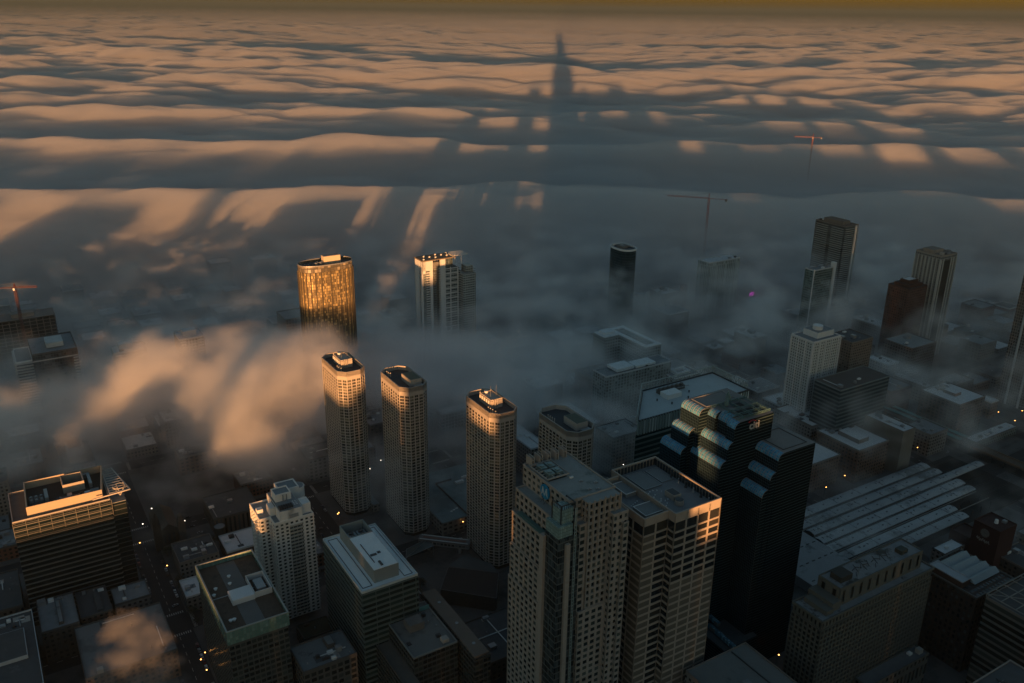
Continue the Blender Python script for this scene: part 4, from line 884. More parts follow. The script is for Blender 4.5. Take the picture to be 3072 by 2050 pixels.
t=fogtower('courtyard_apartments','white-roofed block with a U-shaped parapet behind the lattice-screened roof','apartment building',597,632,636,659,50,fw((.2,.2,.2)),ROOF_G,mat((.6,.64,.66),.8)); MB().ring(rect(8,26,6,18),1.8,49,52).build('court_wall',mat((.6,.64,.66),.8),t)
t=simple('terraced_block','pale low terraces with a round corner room in thin mist','low building',812,836,730,763,25,fw(GRY),ROOF_W,PWH,8,33)
simple('car_park','low roof of pale panels in mist beside the terraces','low building',762,780,748,763,14,fw(GRY),ROOF_W,PWH,2,34); simple('low_building','narrow pale roof in mist beyond the car park','low building',790,807,757,770,14,fw(GRY),ROOF_W,PWH,2,35)
simple('low_building','dim grey roof just beyond the lattice-screened tower','low building',703,720,762,777,14,fw(GRY),ROOF_G,PWH,2,36)
simple('corner_building','small white-roofed banded building behind the banded office block','office building',872,892,578,608,30,fw((.3,.31,.31)),ROOF_W,PWH,4,37)
simple('market_hall','long bright white roof dotted with dark vents at the foot of the brown tower','market hall',984,1008,658,716,28,fw(GRY),mat((.6,.64,.66),.8,.15,.3,dirt=(.1,.1,.1),dscale=.35,damt=.3),PWH,6,38)
simple('storage_hall','pair of long pale roofs below the market hall','storage hall',912,958,577,616,43,fw((.13,.12,.12)),mat((.3,.32,.32),.85,.1,.1),PB,4,39)
simple('row_building','low white-roofed row right of the banded office block','low building',873,880,528,568,22,fw(GRY),ROOF_W,PWH,3,40)
simple('ribbed_hall','low hall with a ribbed white front beside the magenta screen','hall',923,975,832,849,24,fmat((.5,.53,.53),(.04,.05,.05),2.8,30,.45,.95,rough=.6),ROOF_W,PWH,4,41)
simple('garage_block','low broken roofs in haze left of the brown tower','low building',1154,1196,800,845,12,fw(GRY),ROOF_G,PWH,6,42); simple('freight_hall','wide low hall with patchy white roof at the far right','warehouse',1225,1277,680,720,11,fw(BRK),ROOF_W,PB,9,43)
simple('stair_block','small dark block with white balcony stripes under the pale green tower','low building',1004,1034,764,779,30,fmat((.35,.38,.38),(.015,.02,.02),60,6,1,.7),ROOF_D,PD,3,44)
# low roofs between the golden and white towers
simple('signed_low_building','low pale building with a red sign on its corner beside the oval tower','low building',400,419,1008,1046,15,fw(GRY),ROOF_W,PWH,3,45)
t=thing('red_sign','small red sign with white marks on the low building by the oval tower','sign',397,1007,13); MB().box(0,6,-.5,0,0,5).build('sign_board',mat((.6,.02,.03),.5,.05),t); MB().box(1,2.4,-.7,-.5,1.5,3.5).box(3.2,4.8,-.7,-.5,1.2,3).build('sign_marks',WHITE,t)
simple('low_building','square white-rimmed roof midway between the oval and the balcony tower','low building',441,468,1032,1064,25,fw(GRY),ROOF_G,PWH,6,46); simple('low_building','dim flat roof just right of the oval tower','low building',422,440,1076,1096,18,fw(GRY),ROOF_W,PWH,2,47)
simple('low_building','long hazy roof right of the balcony tower','low building',598,626,1052,1092,25,fw(GRY),ROOF_W,PWH,4,48); simple('low_building','bright hazy roofs below the balcony tower','low building',536,551,908,951,12,fw(GRY),ROOF_W,PWH,4,49)
simple('low_building','narrow pale block in fog between the second and third eight-sided towers','low building',374,411,738,751,20,fw((.3,.3,.3)),ROOF_W,PWH,2,50)
simple('school_building','white-roofed building behind the third eight-sided tower','low building',398,416,606,664,33,fw(GRY),ROOF_W,PWH,6,51); simple('low_building','pale roof terraces behind the fourth eight-sided tower','low building',452,494,628,682,28,fw(GRY),ROOF_W,PWH,8,52)
simple('faint_block','faint wide block dissolving in dark mist left of the oval tower','apartment building',296,326,995,1030,58,fw(GRY),ROOF_G,PB,2,53)
# left side in the fog
t=thing('balcony_slab','glass block with a lower wing of white balconies standing out of the fog at left','apartment building',9,961); OCC.append((7,69,959,1025))
MB().box(15,57,0,56,0,76).build('wall',fmat((.05,.06,.065),(.01,.014,.018),2.4,3.1,.85,.8),t); roof_on(t,rect(15,57,0,56),77.5,ROOF_G,PD); MB().box(30,46,14,36,77,82).build('penthouse',mat((.4,.45,.46),.7),t)
MB().box(0,14.8,6,50,0,68).build('wing_wall',fmat((.08,.08,.08),(.012,.015,.018),3,3.1,.8,.8),t); roof_on(t,rect(0,14.8,6,50),70,ROOF_G,WHITE)
m=MB()
for z in np.arange(8,70,3.1): m.box(-1.6,15.5,4.4,6.2,z,z+1.1); m.box(-1.6,0,6.2,50,z,z+1.1); m.box(52,58.4,-1.6,0,z,z+1.0)
m.box(15,57.5,-.6,0,69,70.2); m.build('balcony',mat((.45,.43,.41),.7),t)
t=thing('building_under_construction','bare concrete frame under construction beneath the red crane at left','construction site',-45,1118); OCC.append((-47,62,1115,1152))
m=MB()
for z in np.arange(0,68,4.2): m.box(0,105,0,30,z,z+.5)
for x in np.arange(0,105,7): 
    for y in (0,14,29): m.box(x,x+.9,y,y+.9,0,66)
m.build('concrete_frame',mat((.17,.15,.14),.9),t); MB().box(60,84,8,22,66,72).build('core',mat((.2,.19,.18),.9),t); MB().box(1,104,1.5,28.5,.5,64).build('dark_interior',mat((.02,.02,.02),.9),t)  # solid near-black box paints the shade inside the open floors
for n0,n1,w0,w1,lb in ((97,129,932,955,'pale twin block with balcony columns ghosting through fog, nearer the balcony slab'),(163,189,940,968,'pale twin block ghosting through fog, nearer the oval tower')):
    t=simple('apartment_block',lb,'apartment building',n0,n1,w0,w1,75,fmat((.3,.31,.31),(.04,.05,.05),3.2,3.2,.6,.6),PWH,PWH,2,int(n0),pent=(6,20,8,20,6)); m=MB()
    for z in np.arange(10,74,3.2): m.box(1,6,-1.5,0,z,z+1.3); m.box(n1-n0-6,n1-n0-1,-1.5,0,z,z+1.3)
    m.build('balcony',mat((.5,.52,.52),.7),t)
t=simple('stepped_low_block','low brown-sided block with a raised pale roof just beyond the striped office','low building',26,53,786,834,30,fw((.17,.13,.11)),mat((.07,.06,.055),.9),PB,1,60); MB().box(7,21,6,66-18,29,36).build('raised_hall',mat((.3,.27,.25),.9),t); MB().box(7.4,20.6,6.4,47.6,36,36.3).build('raised_roof',mat((.27,.25,.24),.9,.3,.2,dirt=(.2,.13,.1),dscale=.12,damt=.4),t); MB().box(9,19,24,42,36.3,36.8).build('roof_patch',mat((.16,.09,.07),.9),t)
# the old church by the street
t=thing('old_church','small dark brick church with twin towers beside the street','church',77,661); OCC.append((75,103,659,705))
BRC=mat((.085,.07,.055),.9,.25,.3); m=MB(); m.box(3,21,5,42,0,12,bot=False); m.face([(3,5,12),(12,5,19),(12,42,19),(3,42,12)][::-1]); m.face([(21,5,12),(12,5,19),(12,42,19),(21,42,12)]); m.face([(3,5,12),(21,5,12),(12,5,19)]); m.face([(21,42,12),(3,42,12),(12,42,19)]); m.build('nave',BRC,t)
m=MB(); m.box(0,5.5,0,5.5,0,24); m.cyl(2.7,2.7,2.6,24,28,8,2.2).cyl(2.7,2.7,2.4,28,34,8,.1); m.build('bell_tower',BRC,t)
m=MB(); m.box(18.5,24,0,5.5,0,22); m.cyl(21.2,2.7,2.6,22,26,8,2.4).cyl(21.2,2.7,2.5,26,28,8,.3); m.build('bell_tower',mat((.12,.105,.09),.9,.2,.3),t)
m=MB()
for x in (7,10.7,14.4): m.box(x,x+2,4.7,5.05,3,10)
m.build('arched_window',DARKM,t)
simple('parish_hall','long dark brick hall with tall windows behind the cream tower','hall',123,161,657,697,18,fw((.1,.075,.06),3.6,18,.45,.75),ROOF_D,PD,3,61)
t=thing('drum_annex','small round turret joined to the parish hall','annex',123,654); MB().cyl(3,0,4,0,12,16).build('turret_wall',BRC,t); MB().cyl(3,0,4.3,12,13.4,16,2).build('turret_roof',ROOF_G,t)
t=thing('plaza_circle','low round stone planter ring in the street-side plaza','planter',93,655-24); m=MB(); 
for k in range(24):
    a,b3=2*math.pi*k/24,2*math.pi*(k+1)/24; m.bar((6*math.cos(a),6*math.sin(a),.5),(6*math.cos(b3),6*math.sin(b3),.5),.8)
m.build('stone_rim',PB,t); MB().cyl(0,0,5.6,0.15,.5,20).build('soil',mat((.03,.025,.02),.95),t)
t=thing('magenta_screen','small glowing magenta billboard screen near the expressway','billboard',979,898); MB().box(0,9,-.3,0,7,13).build('screen',emis((.9,.02,.8),.8),t); MB().box(4,5,-.2,.4,0,7).box(-.4,9.4,0,.5,6.7,13.3).build('post',DARKM,t)
# ------------------------------------------------------------------ everything low that fills the blocks
def vis(n,w_,z):
    x,y=W(n,w_); v=(x,y,z-H); f=v[1]*math.cos(PITCH)-v[2]*math.sin(PITCH); u=v[1]*math.sin(PITCH)+v[2]*math.cos(PITCH)
    return f>1 and abs(v[0]/f*FPX)<1620 and -1120<u/f*FPX<900
LM=[('the oval bronze tower',317,901),('the balcony apartment tower',460,910),('the dark oval tower',746,918),('the white slender tower',697,546),('the pale pier tower',1013,632),('the banded office block',703,500),('the fogbound ribbed slab',559,661),('the twin foggy blocks',140,945),('the train sheds',640,400),('the striped office block',20,630),('the cream tower',145,530),('the red clock block',620,310),('the billboard building',820,910),('the brown balconied apartments',842,478),('the glass balcony slab at left',40,990),('the far freight hall',1250,700),('the first eight-sided tower',239,650),('the right edge skyscraper',980,490),('the wedge office tower',430,460)]
rg=random.Random(11); ORD=['nearest','second nearest','third nearest','fourth nearest','fifth nearest','sixth nearest','seventh nearest','eighth nearest','ninth nearest','tenth nearest']
fill=[]
for i in range(len(EW)-1):
    for j in range(1,len(NS)-1):
        a,b3,c,d_=EW[i][0]+EW[i][1]+4,EW[i+1][0]-EW[i+1][1]-4,NS[j][0]+NS[j][1]+4,NS[j+1][0]-NS[j+1][1]-4
        kn=max(1,round((b3-a)/38)); kw=max(1,round((d_-c)/34))
        for p in range(kn):
            for q in range(kw):
                x0=a+(b3-a)*p/kn+rg.uniform(0,3); x1=a+(b3-a)*(p+1)/kn-rg.uniform(1,9); y0=c+(d_-c)*q/kw+rg.uniform(0,3); y1=c+(d_-c)*(q+1)/kw-rg.uniform(1,8)
                if rg.random()<.08 or x1-x0<9 or y1-y0<9: continue
                if 70<x0<260 and 600<y0<840 : 
                    if rg.random()<.6: continue
                if any(x0<r[1]+3 and x1>r[0]-3 and y0<r[3]+3 and y1>r[2]-3 for r in OCC): continue
                if not vis((x0+x1)/2,(y0+y1)/2,12): continue
                if 790<x0 and 370<y0<437 and x0<1200 or (x1>488 and x0<790 and y1>346 and y0<440): continue
                if 800<x0<960 and 850<y0<1000: continue
                fill.append((x0,x1,y0,y1,rg.uniform(7,22) if rg.random()<.85 else rg.uniform(22,40)))
WALLS=[('brick',BRK),('grey',GRY),('dark',DKB),('tan',(.17,.145,.12)),('red-brick',(.13,.06,.045))]; RFS=[('white-roofed',ROOF_W),('grey-roofed',ROOF_G),('dark-roofed',ROOF_D),('grey-roofed',ROOF_G)]
seen={}
for x0,x1,y0,y1,z in sorted(fill,key=lambda f: f[0]**2+f[2]**2):
    wn,wc=rg.choice(WALLS); rn,rm=rg.choice(RFS); cx,cy=(x0+x1)/2,(y0+y1)/2
    lm=min(LM,key=lambda l:(l[1]-cx)**2+(l[2]-cy)**2); sz='tall' if z>22 else ('long' if max(x1-x0,y1-y0)>1.6*min(x1-x0,y1-y0) else 'squat'); key=(wn,rn,lm[0],sz); k=seen.get(key,0); seen[key]=k+1
    simple('low_rise_block','%s %s %s block, %s such one to %s'%(rn,sz,wn,ORD[min(k,9)],lm[0]),'low-rise building',x0,x1,y0,y1,z,fw(wc,rg.choice([3.2,3.8,4.4])),rm,rg.choice([PB,PD,PWH,PB]),rg.randint(4,9) if x0**2+y0**2<1.0e6 else 2,int(x0),group='low-rise blocks filling the streets')
# ------------------------------------------------------------------ cranes
def crane(label,n,w_,zb,zt,az,jib,cj,col,amp=1.,hh=9):
    t=thing('tower_crane',label,'crane',n,w_,0,'tower cranes above the fog'); t.rotation_euler.z=0
    cm=mat(col,.6,.15,.5); m=MB(); s=1.1*amp
    for x in (-s,s):
        for y in (-s,s): m.bar((x,y,zb),(x,y,zt),.35*amp)
    z=zb
    while z<zt-3: 
        m.bar((-s,-s,z),(s,-s,z+3),.22*amp).bar((s,-s,z),(s,s,z+3),.22*amp).bar((s,s,z),(-s,s,z+3),.22*amp).bar((-s,s,z),(-s,-s,z+3),.22*amp); z+=3
    m.build('mast',cm,t)
    u=Vector((math.sin(az),math.cos(az),0)); v=Vector((u.y,-u.x,0))
    m=MB(); top=Vector((0,0,zt+hh)); 
    for sgn in (-1,1): m.bar(Vector((0,0,zt))+v*s*sgn+u*s,top,.35*amp); m.bar(Vector((0,0,zt))+v*s*sgn-u*s,top,.35*amp)
    m.build('tower_head',cm,t)
    m=MB(); k=int(jib/3)
    for i in range(k):
        a=u*(jib*i/k); b3=u*(jib*(i+1)/k); z0=Vector((0,0,zt+.6)); z1=Vector((0,0,zt+2.2))
        for sgn in (-1,1): m.bar(a+z0+v*sgn*.7,b3+z0+v*sgn*.7,.3*amp); m.bar(a+z0+v*sgn*.7,(a+b3)/2+z1,.2*amp); m.bar(b3+z0+v*sgn*.7,(a+b3)/2+z1,.2*amp)
        m.bar(a+z1,b3+z1,.3*amp)
    m.build('jib',cm,t)
    m=MB(); 
    for sgn in (-1,1): m.bar(Vector((0,0,zt+.6))+v*sgn*.8,-u*cj+Vector((0,0,zt+.6))+v*sgn*.8,.4*amp)
    for i in range(6): m.bar(-u*(cj*i/6)+v*.8+Vector((0,0,zt+.6)),-u*(cj*(i+1)/6)-v*.8+Vector((0,0,zt+.6)),.25*amp)
    m.build('counter_jib',cm,t)
    c=MB().box(-1.4*amp,1.4*amp,-1.6*amp,1.6*amp,-2.4*amp,.6).build('counterweight',mat((.2,.19,.18),.9),t,tuple(-u*(cj-2)+Vector((0,0,zt))))
    MB().box(-1,1,-1,1,-2.6,-.1).build('cab',WHITE,t,tuple(v*2.2+Vector((0,0,zt+.6))))
    m=MB(); m.bar(top,u*jib*.62+Vector((0,0,zt+2.2)),.14*amp); m.bar(top,-u*cj*.95+Vector((0,0,zt+.8)),.14*amp); m.build('tie_bar',DARKM,t)
    m=MB(); hk=u*jib*.3+Vector((0,0,zt+.5)); m.bar(hk,hk-Vector((0,0,9)),.12*amp); m.build('hoist_cable',DARKM,t)
    return t
RED=(.09,.022,.02)
crane('red tower crane over the unfinished concrete frame at the left edge',24,1116,0,106,R(83),24,46,RED,1.0,6); bpy.data.objects[-1] if 0 else None
crane('dark red crane with a long jib standing in fog right of centre',972,995,0,139,R(-75),64,28,(.3,.05,.045),1.0)
crane('farthest sunlit orange crane, smallest, above the fog sea',1641,1370,0,146,R(-82),40,20,(.24,.07,.045),.9)
# ------------------------------------------------------------------ street lamps
c1=lambda x,y:(x/2.091,1300+y/2.091); c2=lambda x,y:(550+x/2.4126,1400+y/2.4126); c3=lambda x,y:(1400+x/2.614,1100+y/2.614); c5=lambda x,y:(2250+x/2.613,1150+y/2.613); c6=lambda x,y:(2250+x/2.859,1550+y/2.859); A6=lambda x,y:(1500+x/2.614,650+y/2.614); A7=lambda x,y:(2200+x/2.413,600+y/2.413); c7=lambda x,y:(950+x/2.412,1050+y/2.412)
LP=[(c3,p) for p in [(1147,594),(1220,646),(1299,700),(1082,638),(1060,563),(1020,508),(450,730),(1050,430)]]+[(c5,p) for p in [(490,408),(693,513),(748,658),(735,728),(588,820),(443,882),(880,678),(1012,634),(1173,558),(1305,508),(1332,402),(1403,438),(1645,370),(1736,327),(1675,410),(1958,230),(2140,215),(2088,298)]]
LP+=[(c6,p) for p in [(22,810),(233,1195),(1565,1012),(2027,1305)]]+[(c1,p) for p in [(1463,517),(890,685),(1035,835),(1290,1385),(1300,1495),(1275,1415),(1463,545)]]+[(A7,p) for p in [(437,566),(393,720),(1860,650),(1690,690),(1855,1055),(1245,1190),(2098,1525)]]+[(A6,p) for p in [(1785,610)]]+[(c2,p) for p in [(357,355),(1130,340)]]+[(c7,p) for p in [(165,1185),(1047,1248)]]
WP=[(c1,p) for p in [(963,470),(161,1104),(1082,578),(1040,590),(1162,555),(1008,630),(908,567)]]+[(c3,p) for p in [(1190,740),(1237,775),(1142,702)]]+[(A6,p) for p in [(1720,858),(88,540),(152,900)]]+[(c7,p) for p in [(475,797),(397,858)]]
lamp_src={}
def lamp(f,p,kind,far):
    n,w_=G(*f(*p),9); x,y=W(n,w_)
    if kind not in lamp_src:
        t=bpy.data.objects.new('street_lamp',None); C.objects.link(t)
        pl=MB().cyl(0,0,.12,0,8.6,6,.08).bar((0,0,8.6),(1.6,0,9.1),.12).build('lamp_post',DARKM,t); hd=MB().box(1.2,2.0,-.3,.3,8.8,9.15).build('lamp_head',ORANGE if kind=='orange' else WLAMP,t); lamp_src[kind]=(t,[pl,hd])
        r=t
    else:
        t0,ch=lamp_src[kind]; r=t0.copy(); C.objects.link(r)
        for c in ch: copy_obj(c,r)
    r.location=(x,y,0.15); r.rotation_euler.z=TH+random.choice([0,math.pi/2,math.pi])
    s=.95
    r.scale=(s,s,1)
    tag(r,'tiny glowing %s street lamp in the dark streets, one of many alike'%kind,'street lamp','%s street lamps lit in the streets'%kind)
for f,p in LP: lamp(f,p,'orange',True)
for f,p in WP: lamp(f,p,'white',True)
# ------------------------------------------------------------------ cars
def make_car(col):
    t=bpy.data.objects.new('car',None); C.objects.link(t)
    m=MB(); pr=[(-2.2,.35),(2.2,.35),(2.25,.8),(1.1,.95),(-1.9,.98),(-2.25,.8)]
    m.face([(x,-.9,z) for x,z in pr]); m.face([(x,.9,z) for x,z in pr[::-1]])
    for i in range(6): a,b3=pr[i],pr[(i+1)%6]; m.face([(a[0],-.9,a[1]),(a[0],.9,a[1]),(b3[0],.9,b3[1]),(b3[0],-.9,b3[1])])
    b_=m.build('body',mat(col,.35,.05,.5),t)
    m=MB(); lo=rect(-1.7,.95,-.82,.82); hi=rect(-1.2,.35,-.66,.66)
    for i in range(4): j=(i+1)%4; m.face([(*lo[i],.97),(*lo[j],.97),(*hi[j],1.42),(*hi[i],1.42)])
    m.face([(*p,1.42) for p in hi],mi=1); cb=m.build('cabin',[mat((.015,.018,.02),.15),mat(col,.35,.05,.5)],t)
    m=MB()
    for x in (-1.4,1.4):
        for y in (-.85,.85):
            q=[(x+.33*math.cos(a),y,.33+.33*math.sin(a)) for a in [2*math.pi*k/10 for k in range(10)]]; m.face(q); m.face(q[::-1])
    wh=m.build('wheels',mat((.02,.02,.02),.9),t); return t,[b_,cb,wh]
CC=[('white',(.6,.6,.6)),('silver',(.3,.31,.32)),('black',(.02,.02,.022)),('dark red',(.15,.02,.02)),('dark blue',(.03,.045,.08))]
cars={}; rg=random.Random(3)
def car(n,w_,rz,near=True):
    if any(r[0]-1<n<r[1]+1 and r[2]-1<w_<r[3]+1 for r in OCC): return
    nm,col=rg.choice(CC)
    if nm not in cars: cars[nm]=make_car(col); r=cars[nm][0]
    else:
        r=cars[nm][0].copy(); C.objects.link(r)
        for c in cars[nm][1]: copy_obj(c,r)
    x,y=W(n,w_); r.location=(x,y,.02); r.rotation_euler.z=TH+rz
    tag(r,'tiny %s car standing in the dark streets, one of many alike'%nm,'car','%s cars in the streets'%nm)
for n_ in (61.8,78.2):
    for w_ in np.arange(455,690,6.3):
        if rg.random()<.62 and min(abs(w_-a) for a,_ in NS)>15: car(n_,w_,math.pi/2)
for w_ in (553,569,684,700):
    for n_ in np.arange(90,330,6.6):
        if rg.random()<.28 and min(abs(n_-a) for a,_ in EW)>15: car(n_,w_,0)
for n_ in (199,215,335,351):
    for w_ in np.arange(400,760,7):
        if rg.random()<.22 and min(abs(w_-a) for a,_ in NS)>15: car(n_,w_,math.pi/2)
for f,p in [(c1,(1150,615)),(c1,(1500,495)),(c1,(1530,530)),(c1,(1255,622)),(c2,(405,330)),(c2,(1755,585)),(c7,(475,797)),(c7,(397,858)),(c7,(70,905)),(c5,(1550,540)),(c5,(1600,560)),(c7,(790,1425)),(c1,(1100,1080)),(c2,(990,450))]:
    n_,w_=G(*f(*p),.5); car(n_,w_,rg.choice([0,math.pi/2,.3]))
# ------------------------------------------------------------------ trees in the plazas and by the expressway
TRK=mat((.05,.04,.03),.95); 
def make_tree(seed,leaf):
    rg2=random.Random(seed); t=bpy.data.objects.new('street_tree',None); C.objects.link(t)
    m=MB(); m.cyl(0,0,.22,0,2.6,7,.15); tips=[]
    for k in range(7):
        a=k*2.4+rg2.random(); p=Vector((0,0,2.0+k*.25)); q=p+Vector((math.cos(a)*rg2.uniform(1,2.2),math.sin(a)*rg2.uniform(1,2.2),rg2.uniform(1.2,2.8))); m.bar(p,q,.12); tips.append(q)
    tr=m.build('trunk',TRK,t); m=MB()
    for q in tips+[Vector((0,0,5.2))]:
        for _ in range(42):
            d=Vector((rg2.gauss(0,.8),rg2.gauss(0,.8),rg2.gauss(0,.6)))+q; s=rg2.uniform(.12,.28); u=Vector((rg2.uniform(-1,1),rg2.uniform(-1,1),rg2.uniform(-1,1))).normalized()*s; v=u.cross(Vector((0,0,1)))
            m.face([d-u-v,d+u-v,d+u+v,d-u+v])
    cr_=m.build('crown',mat(leaf,.95,.4,.5),t); return t,[tr,cr_]
TS=[make_tree(1,(.05,.045,.03)),make_tree(2,(.045,.05,.03))]; used=[0,0]; k=0
def tree(n,w_):
    global k
    if any(r[0]-3<n<r[1]+3 and r[2]-3<w_<r[3]+3 for r in OCC): return
    i=k%2; k+=1
    if not used[i]: r=TS[i][0]; used[i]=1
    else:
        r=TS[i][0].copy(); C.objects.link(r)
        for c in TS[i][1]: copy_obj(c,r)
    x,y=W(n,w_); r.location=(x,y,.1); r.rotation_euler.z=rg.uniform(0,6); s=rg.uniform(.9,1.5); r.scale=(s,s,s)
    tag(r,'small dark winter tree with thin brown-green crown by the pavements, one of many alike','tree','street trees')
for w_ in np.arange(420,690,11): tree(83,w_); tree(57,w_) if w_>560 else None
for _ in range(34): tree(rg.uniform(222,262),rg.uniform(500,560)) if _%3 else tree(rg.uniform(85,120),rg.uniform(600,655))
for _ in range(60): tree(rg.uniform(800,960),rg.uniform(850,990))
# ------------------------------------------------------------------ fog: one sea of cloud and low drifting banks
def fogmat(dens,col=(.8,.8,.8),g=0.):
    m=bpy.data.materials.new('fog'); m.use_nodes=True; t=m.node_tree; t.nodes.remove(t.nodes['Principled BSDF'])
    pv=t.nodes.new('ShaderNodeVolumePrincipled'); t.links.new(pv.outputs[0],t.nodes['Material Output'].inputs['Volume'])
    pv.inputs['Color'].default_value=(*col,1); pv.inputs['Density'].default_value=dens; pv.inputs['Anisotropy'].default_value=g
    return m
def vnoise(x,y,seed):
    xi=np.floor(x).astype(np.int64);yi=np.floor(y).astype(np.int64);fx=x-xi;fy=y-yi
    fx=fx*fx*fx*(fx*(fx*6-15)+10);fy=fy*fy*fy*(fy*(fy*6-15)+10)
    def h(a,b):
        n=(a*374761393+b*668265263+seed*982451653)&0xffffffff
        n=((n^(n>>13))*1274126177)&0xffffffff
        return ((n^(n>>16))&0xffff)/65535.
    return (h(xi,yi)*(1-fx)+h(xi+1,yi)*fx)*(1-fy)+(h(xi,yi+1)*(1-fx)+h(xi+1,yi+1)*fx)*fy
def fbm(x,y,seed,o=4):
    t=0;a=.5
    for k in range(o): t=t+a*vnoise(x*2**k+17*k,y*2**k+31*k,seed+k);a*=.5
    return t/(1-.5**o)
rr=[850.]
while rr[-1]<88000: rr.append(rr[-1]+max(9,rr[-1]*.0055))
rr=np.array(rr); th=np.linspace(-.78,.78,360)
Y,T=np.meshgrid(rr,th,indexing='ij'); X=Y*np.tan(T)
def ss(a,b,x): f=np.clip((x-a)/(b-a),0,1); return f*f*(3-2*f)
def domes(X,Y,cx,cy,seed):
    """rounded billows: the highest of the nearby paraboloids"""
    x=X/cx;y=Y/cy;xi=np.floor(x).astype(np.int64);yi=np.floor(y).astype(np.int64);h=np.full(X.shape,-1.)
    def r(a,b,s_):
        n=(a*374761393+b*668265263+(seed+s_)*982451653)&0xffffffff
        n=((n^(n>>13))*1274126177)&0xffffffff
        return ((n^(n>>16))&0xffff)/65535.
    for dx in (-1,0,1):
        for dy in (-1,0,1):
            a,b_=xi+dx,yi+dy; d2=(x-a-r(a,b_,1))**2+(y-b_-r(a,b_,2))**2; h=np.maximum(h,(.45+.55*r(a,b_,3))*(1-d2*1.1))
    return h
def fog_top(X,Y):
    warp=(fbm(X/620,Y/900,3,4)-.5)*330
    yy=Y+warp
    near=1-ss(2000,3500,Y)
    P=np.interp(yy,[0,820,1430,2040,2700,3460,4000,4700,5400,9e9],[-1.8,-.9,0,1,2,3,4,5,6,6])   # crest positions
    ph=2*np.pi*P
    w1=(np.cos(ph)+.3*np.cos(2*ph-.5))*19*near*(.1+1.8*fbm(X/380,Y/900,9,3))
    far=ss(1700,3000,Y)
    dm=domes(X+(fbm(X/200,Y/120,61,3)-.5)*130,Y+(fbm(X/200,Y/120,62,3)-.5)*90,430,210,5)
    d2=domes(X+(fbm(X/80,Y/60,63,3)-.5)*60,Y,170,90,8)
    big=(fbm(X/2300,Y/1150,71,3)-.5)*125
    w2=((dm-.45)*54+(d2-.45)*22+(domes(X,Y,105,62,28)-.4)*9+big+(fbm(X/500,Y/210,21,5)-.5)*26)*far
    w3=(fbm(X/120,Y/80,77,5)-.5)*17*(1-far)+(domes(X+(fbm(X/150,Y/90,65,3)-.5)*90,Y,210,140,12)-.4)*15*(1-far)
    e0=1010+(fbm(X/420,Y*0+.3,5,3)-.5)*220+np.clip(X,0,1500)*.12
    left=ss(0,260,-X-60)
    f=np.maximum(ss(0,320,Y-e0),0.4*left*ss(740,900,Y+(fbm(X/300,Y/300,15,3)-.5)*200)*(.8+.5*fbm(X/200,Y/160,18,3)))
    return 3+(89+w1+w2+w3)*f
Z=fog_top(X,Y); n,mm=Z.shape; N=n*mm
v=np.concatenate([np.stack([X,Y,Z],-1).reshape(-1,3),np.stack([X,Y,Z*0+1.5],-1).reshape(-1,3)])
idx=np.arange(N).reshape(n,mm); a=idx[:-1,:-1].ravel();b3=idx[:-1,1:].ravel();c=idx[1:,1:].ravel();d_=idx[1:,:-1].ravel()
def wq(l,fl): q=np.stack([l[:-1],l[1:],l[1:]+N,l[:-1]+N],1); return q if fl else q[:,::-1]
F=np.concatenate([np.stack([a,b3,c,d_],1),np.stack([d_,c,b3,a],1)+N,wq(idx[0],0),wq(idx[-1],1),wq(idx[:,0],1),wq(idx[:,-1],0)])
me=bpy.data.meshes.new('fog_sea'); me.vertices.add(len(v)); me.vertices.foreach_set('co',v.ravel())
me.loops.add(F.size); me.loops.foreach_set('vertex_index',F.ravel().astype(np.int32)); me.polygons.add(len(F))
me.polygons.foreach_set('loop_start',np.arange(0,F.size,4,dtype=np.int32)); me.update(calc_edges=True); me.validate()
me.materials.append(fogmat(.0115,(.81,.81,.82))); fs=bpy.data.objects.new('fog_sea',me); C.objects.link(fs)
tag(fs,'rippled sea of low fog stretching to the horizon, sunlit on its crests','fog',kind='stuff')
# drifting banks as density grids
def gnvol(name,mn,mx,res,build,m):
    vd=bpy.data.volumes.new(name);o=bpy.data.objects.new(name,vd);C.objects.link(o)
    ng=bpy.data.node_groups.new(name,'GeometryNodeTree')
    ng.interface.new_socket('Geometry',in_out='INPUT',socket_type='NodeSocketGeometry'); ng.interface.new_socket('Geometry',in_out='OUTPUT',socket_type='NodeSocketGeometry')
    Nn=ng.nodes;L=ng.links; out=Nn.new('NodeGroupOutput');vc=Nn.new('GeometryNodeVolumeCube')
    vc.inputs['Min'].default_value=mn;vc.inputs['Max'].default_value=mx
    for q,a in zip(('X','Y','Z'),res): vc.inputs['Resolution '+q].default_value=a
    sm=Nn.new('GeometryNodeSetMaterial');sm.inputs['Material'].default_value=m
    L.new(vc.outputs[0],sm.inputs[0]);L.new(sm.outputs[0],out.inputs[0])
    pos=Nn.new('GeometryNodeInputPosition'); L.new(build(ng,pos.outputs[0]),vc.inputs['Density'])
    o.modifiers.new('density','NODES').node_group=ng
    return o
def vm(ng,op,a,b=None,out=0):
    q=ng.nodes.new('ShaderNodeVectorMath'); q.operation=op
    for i,s in enumerate((a,b)):
        if s is None: continue
        if isinstance(s,tuple): q.inputs[i].default_value=s
        else: ng.links.new(s,q.inputs[i])
    return q.outputs[out]
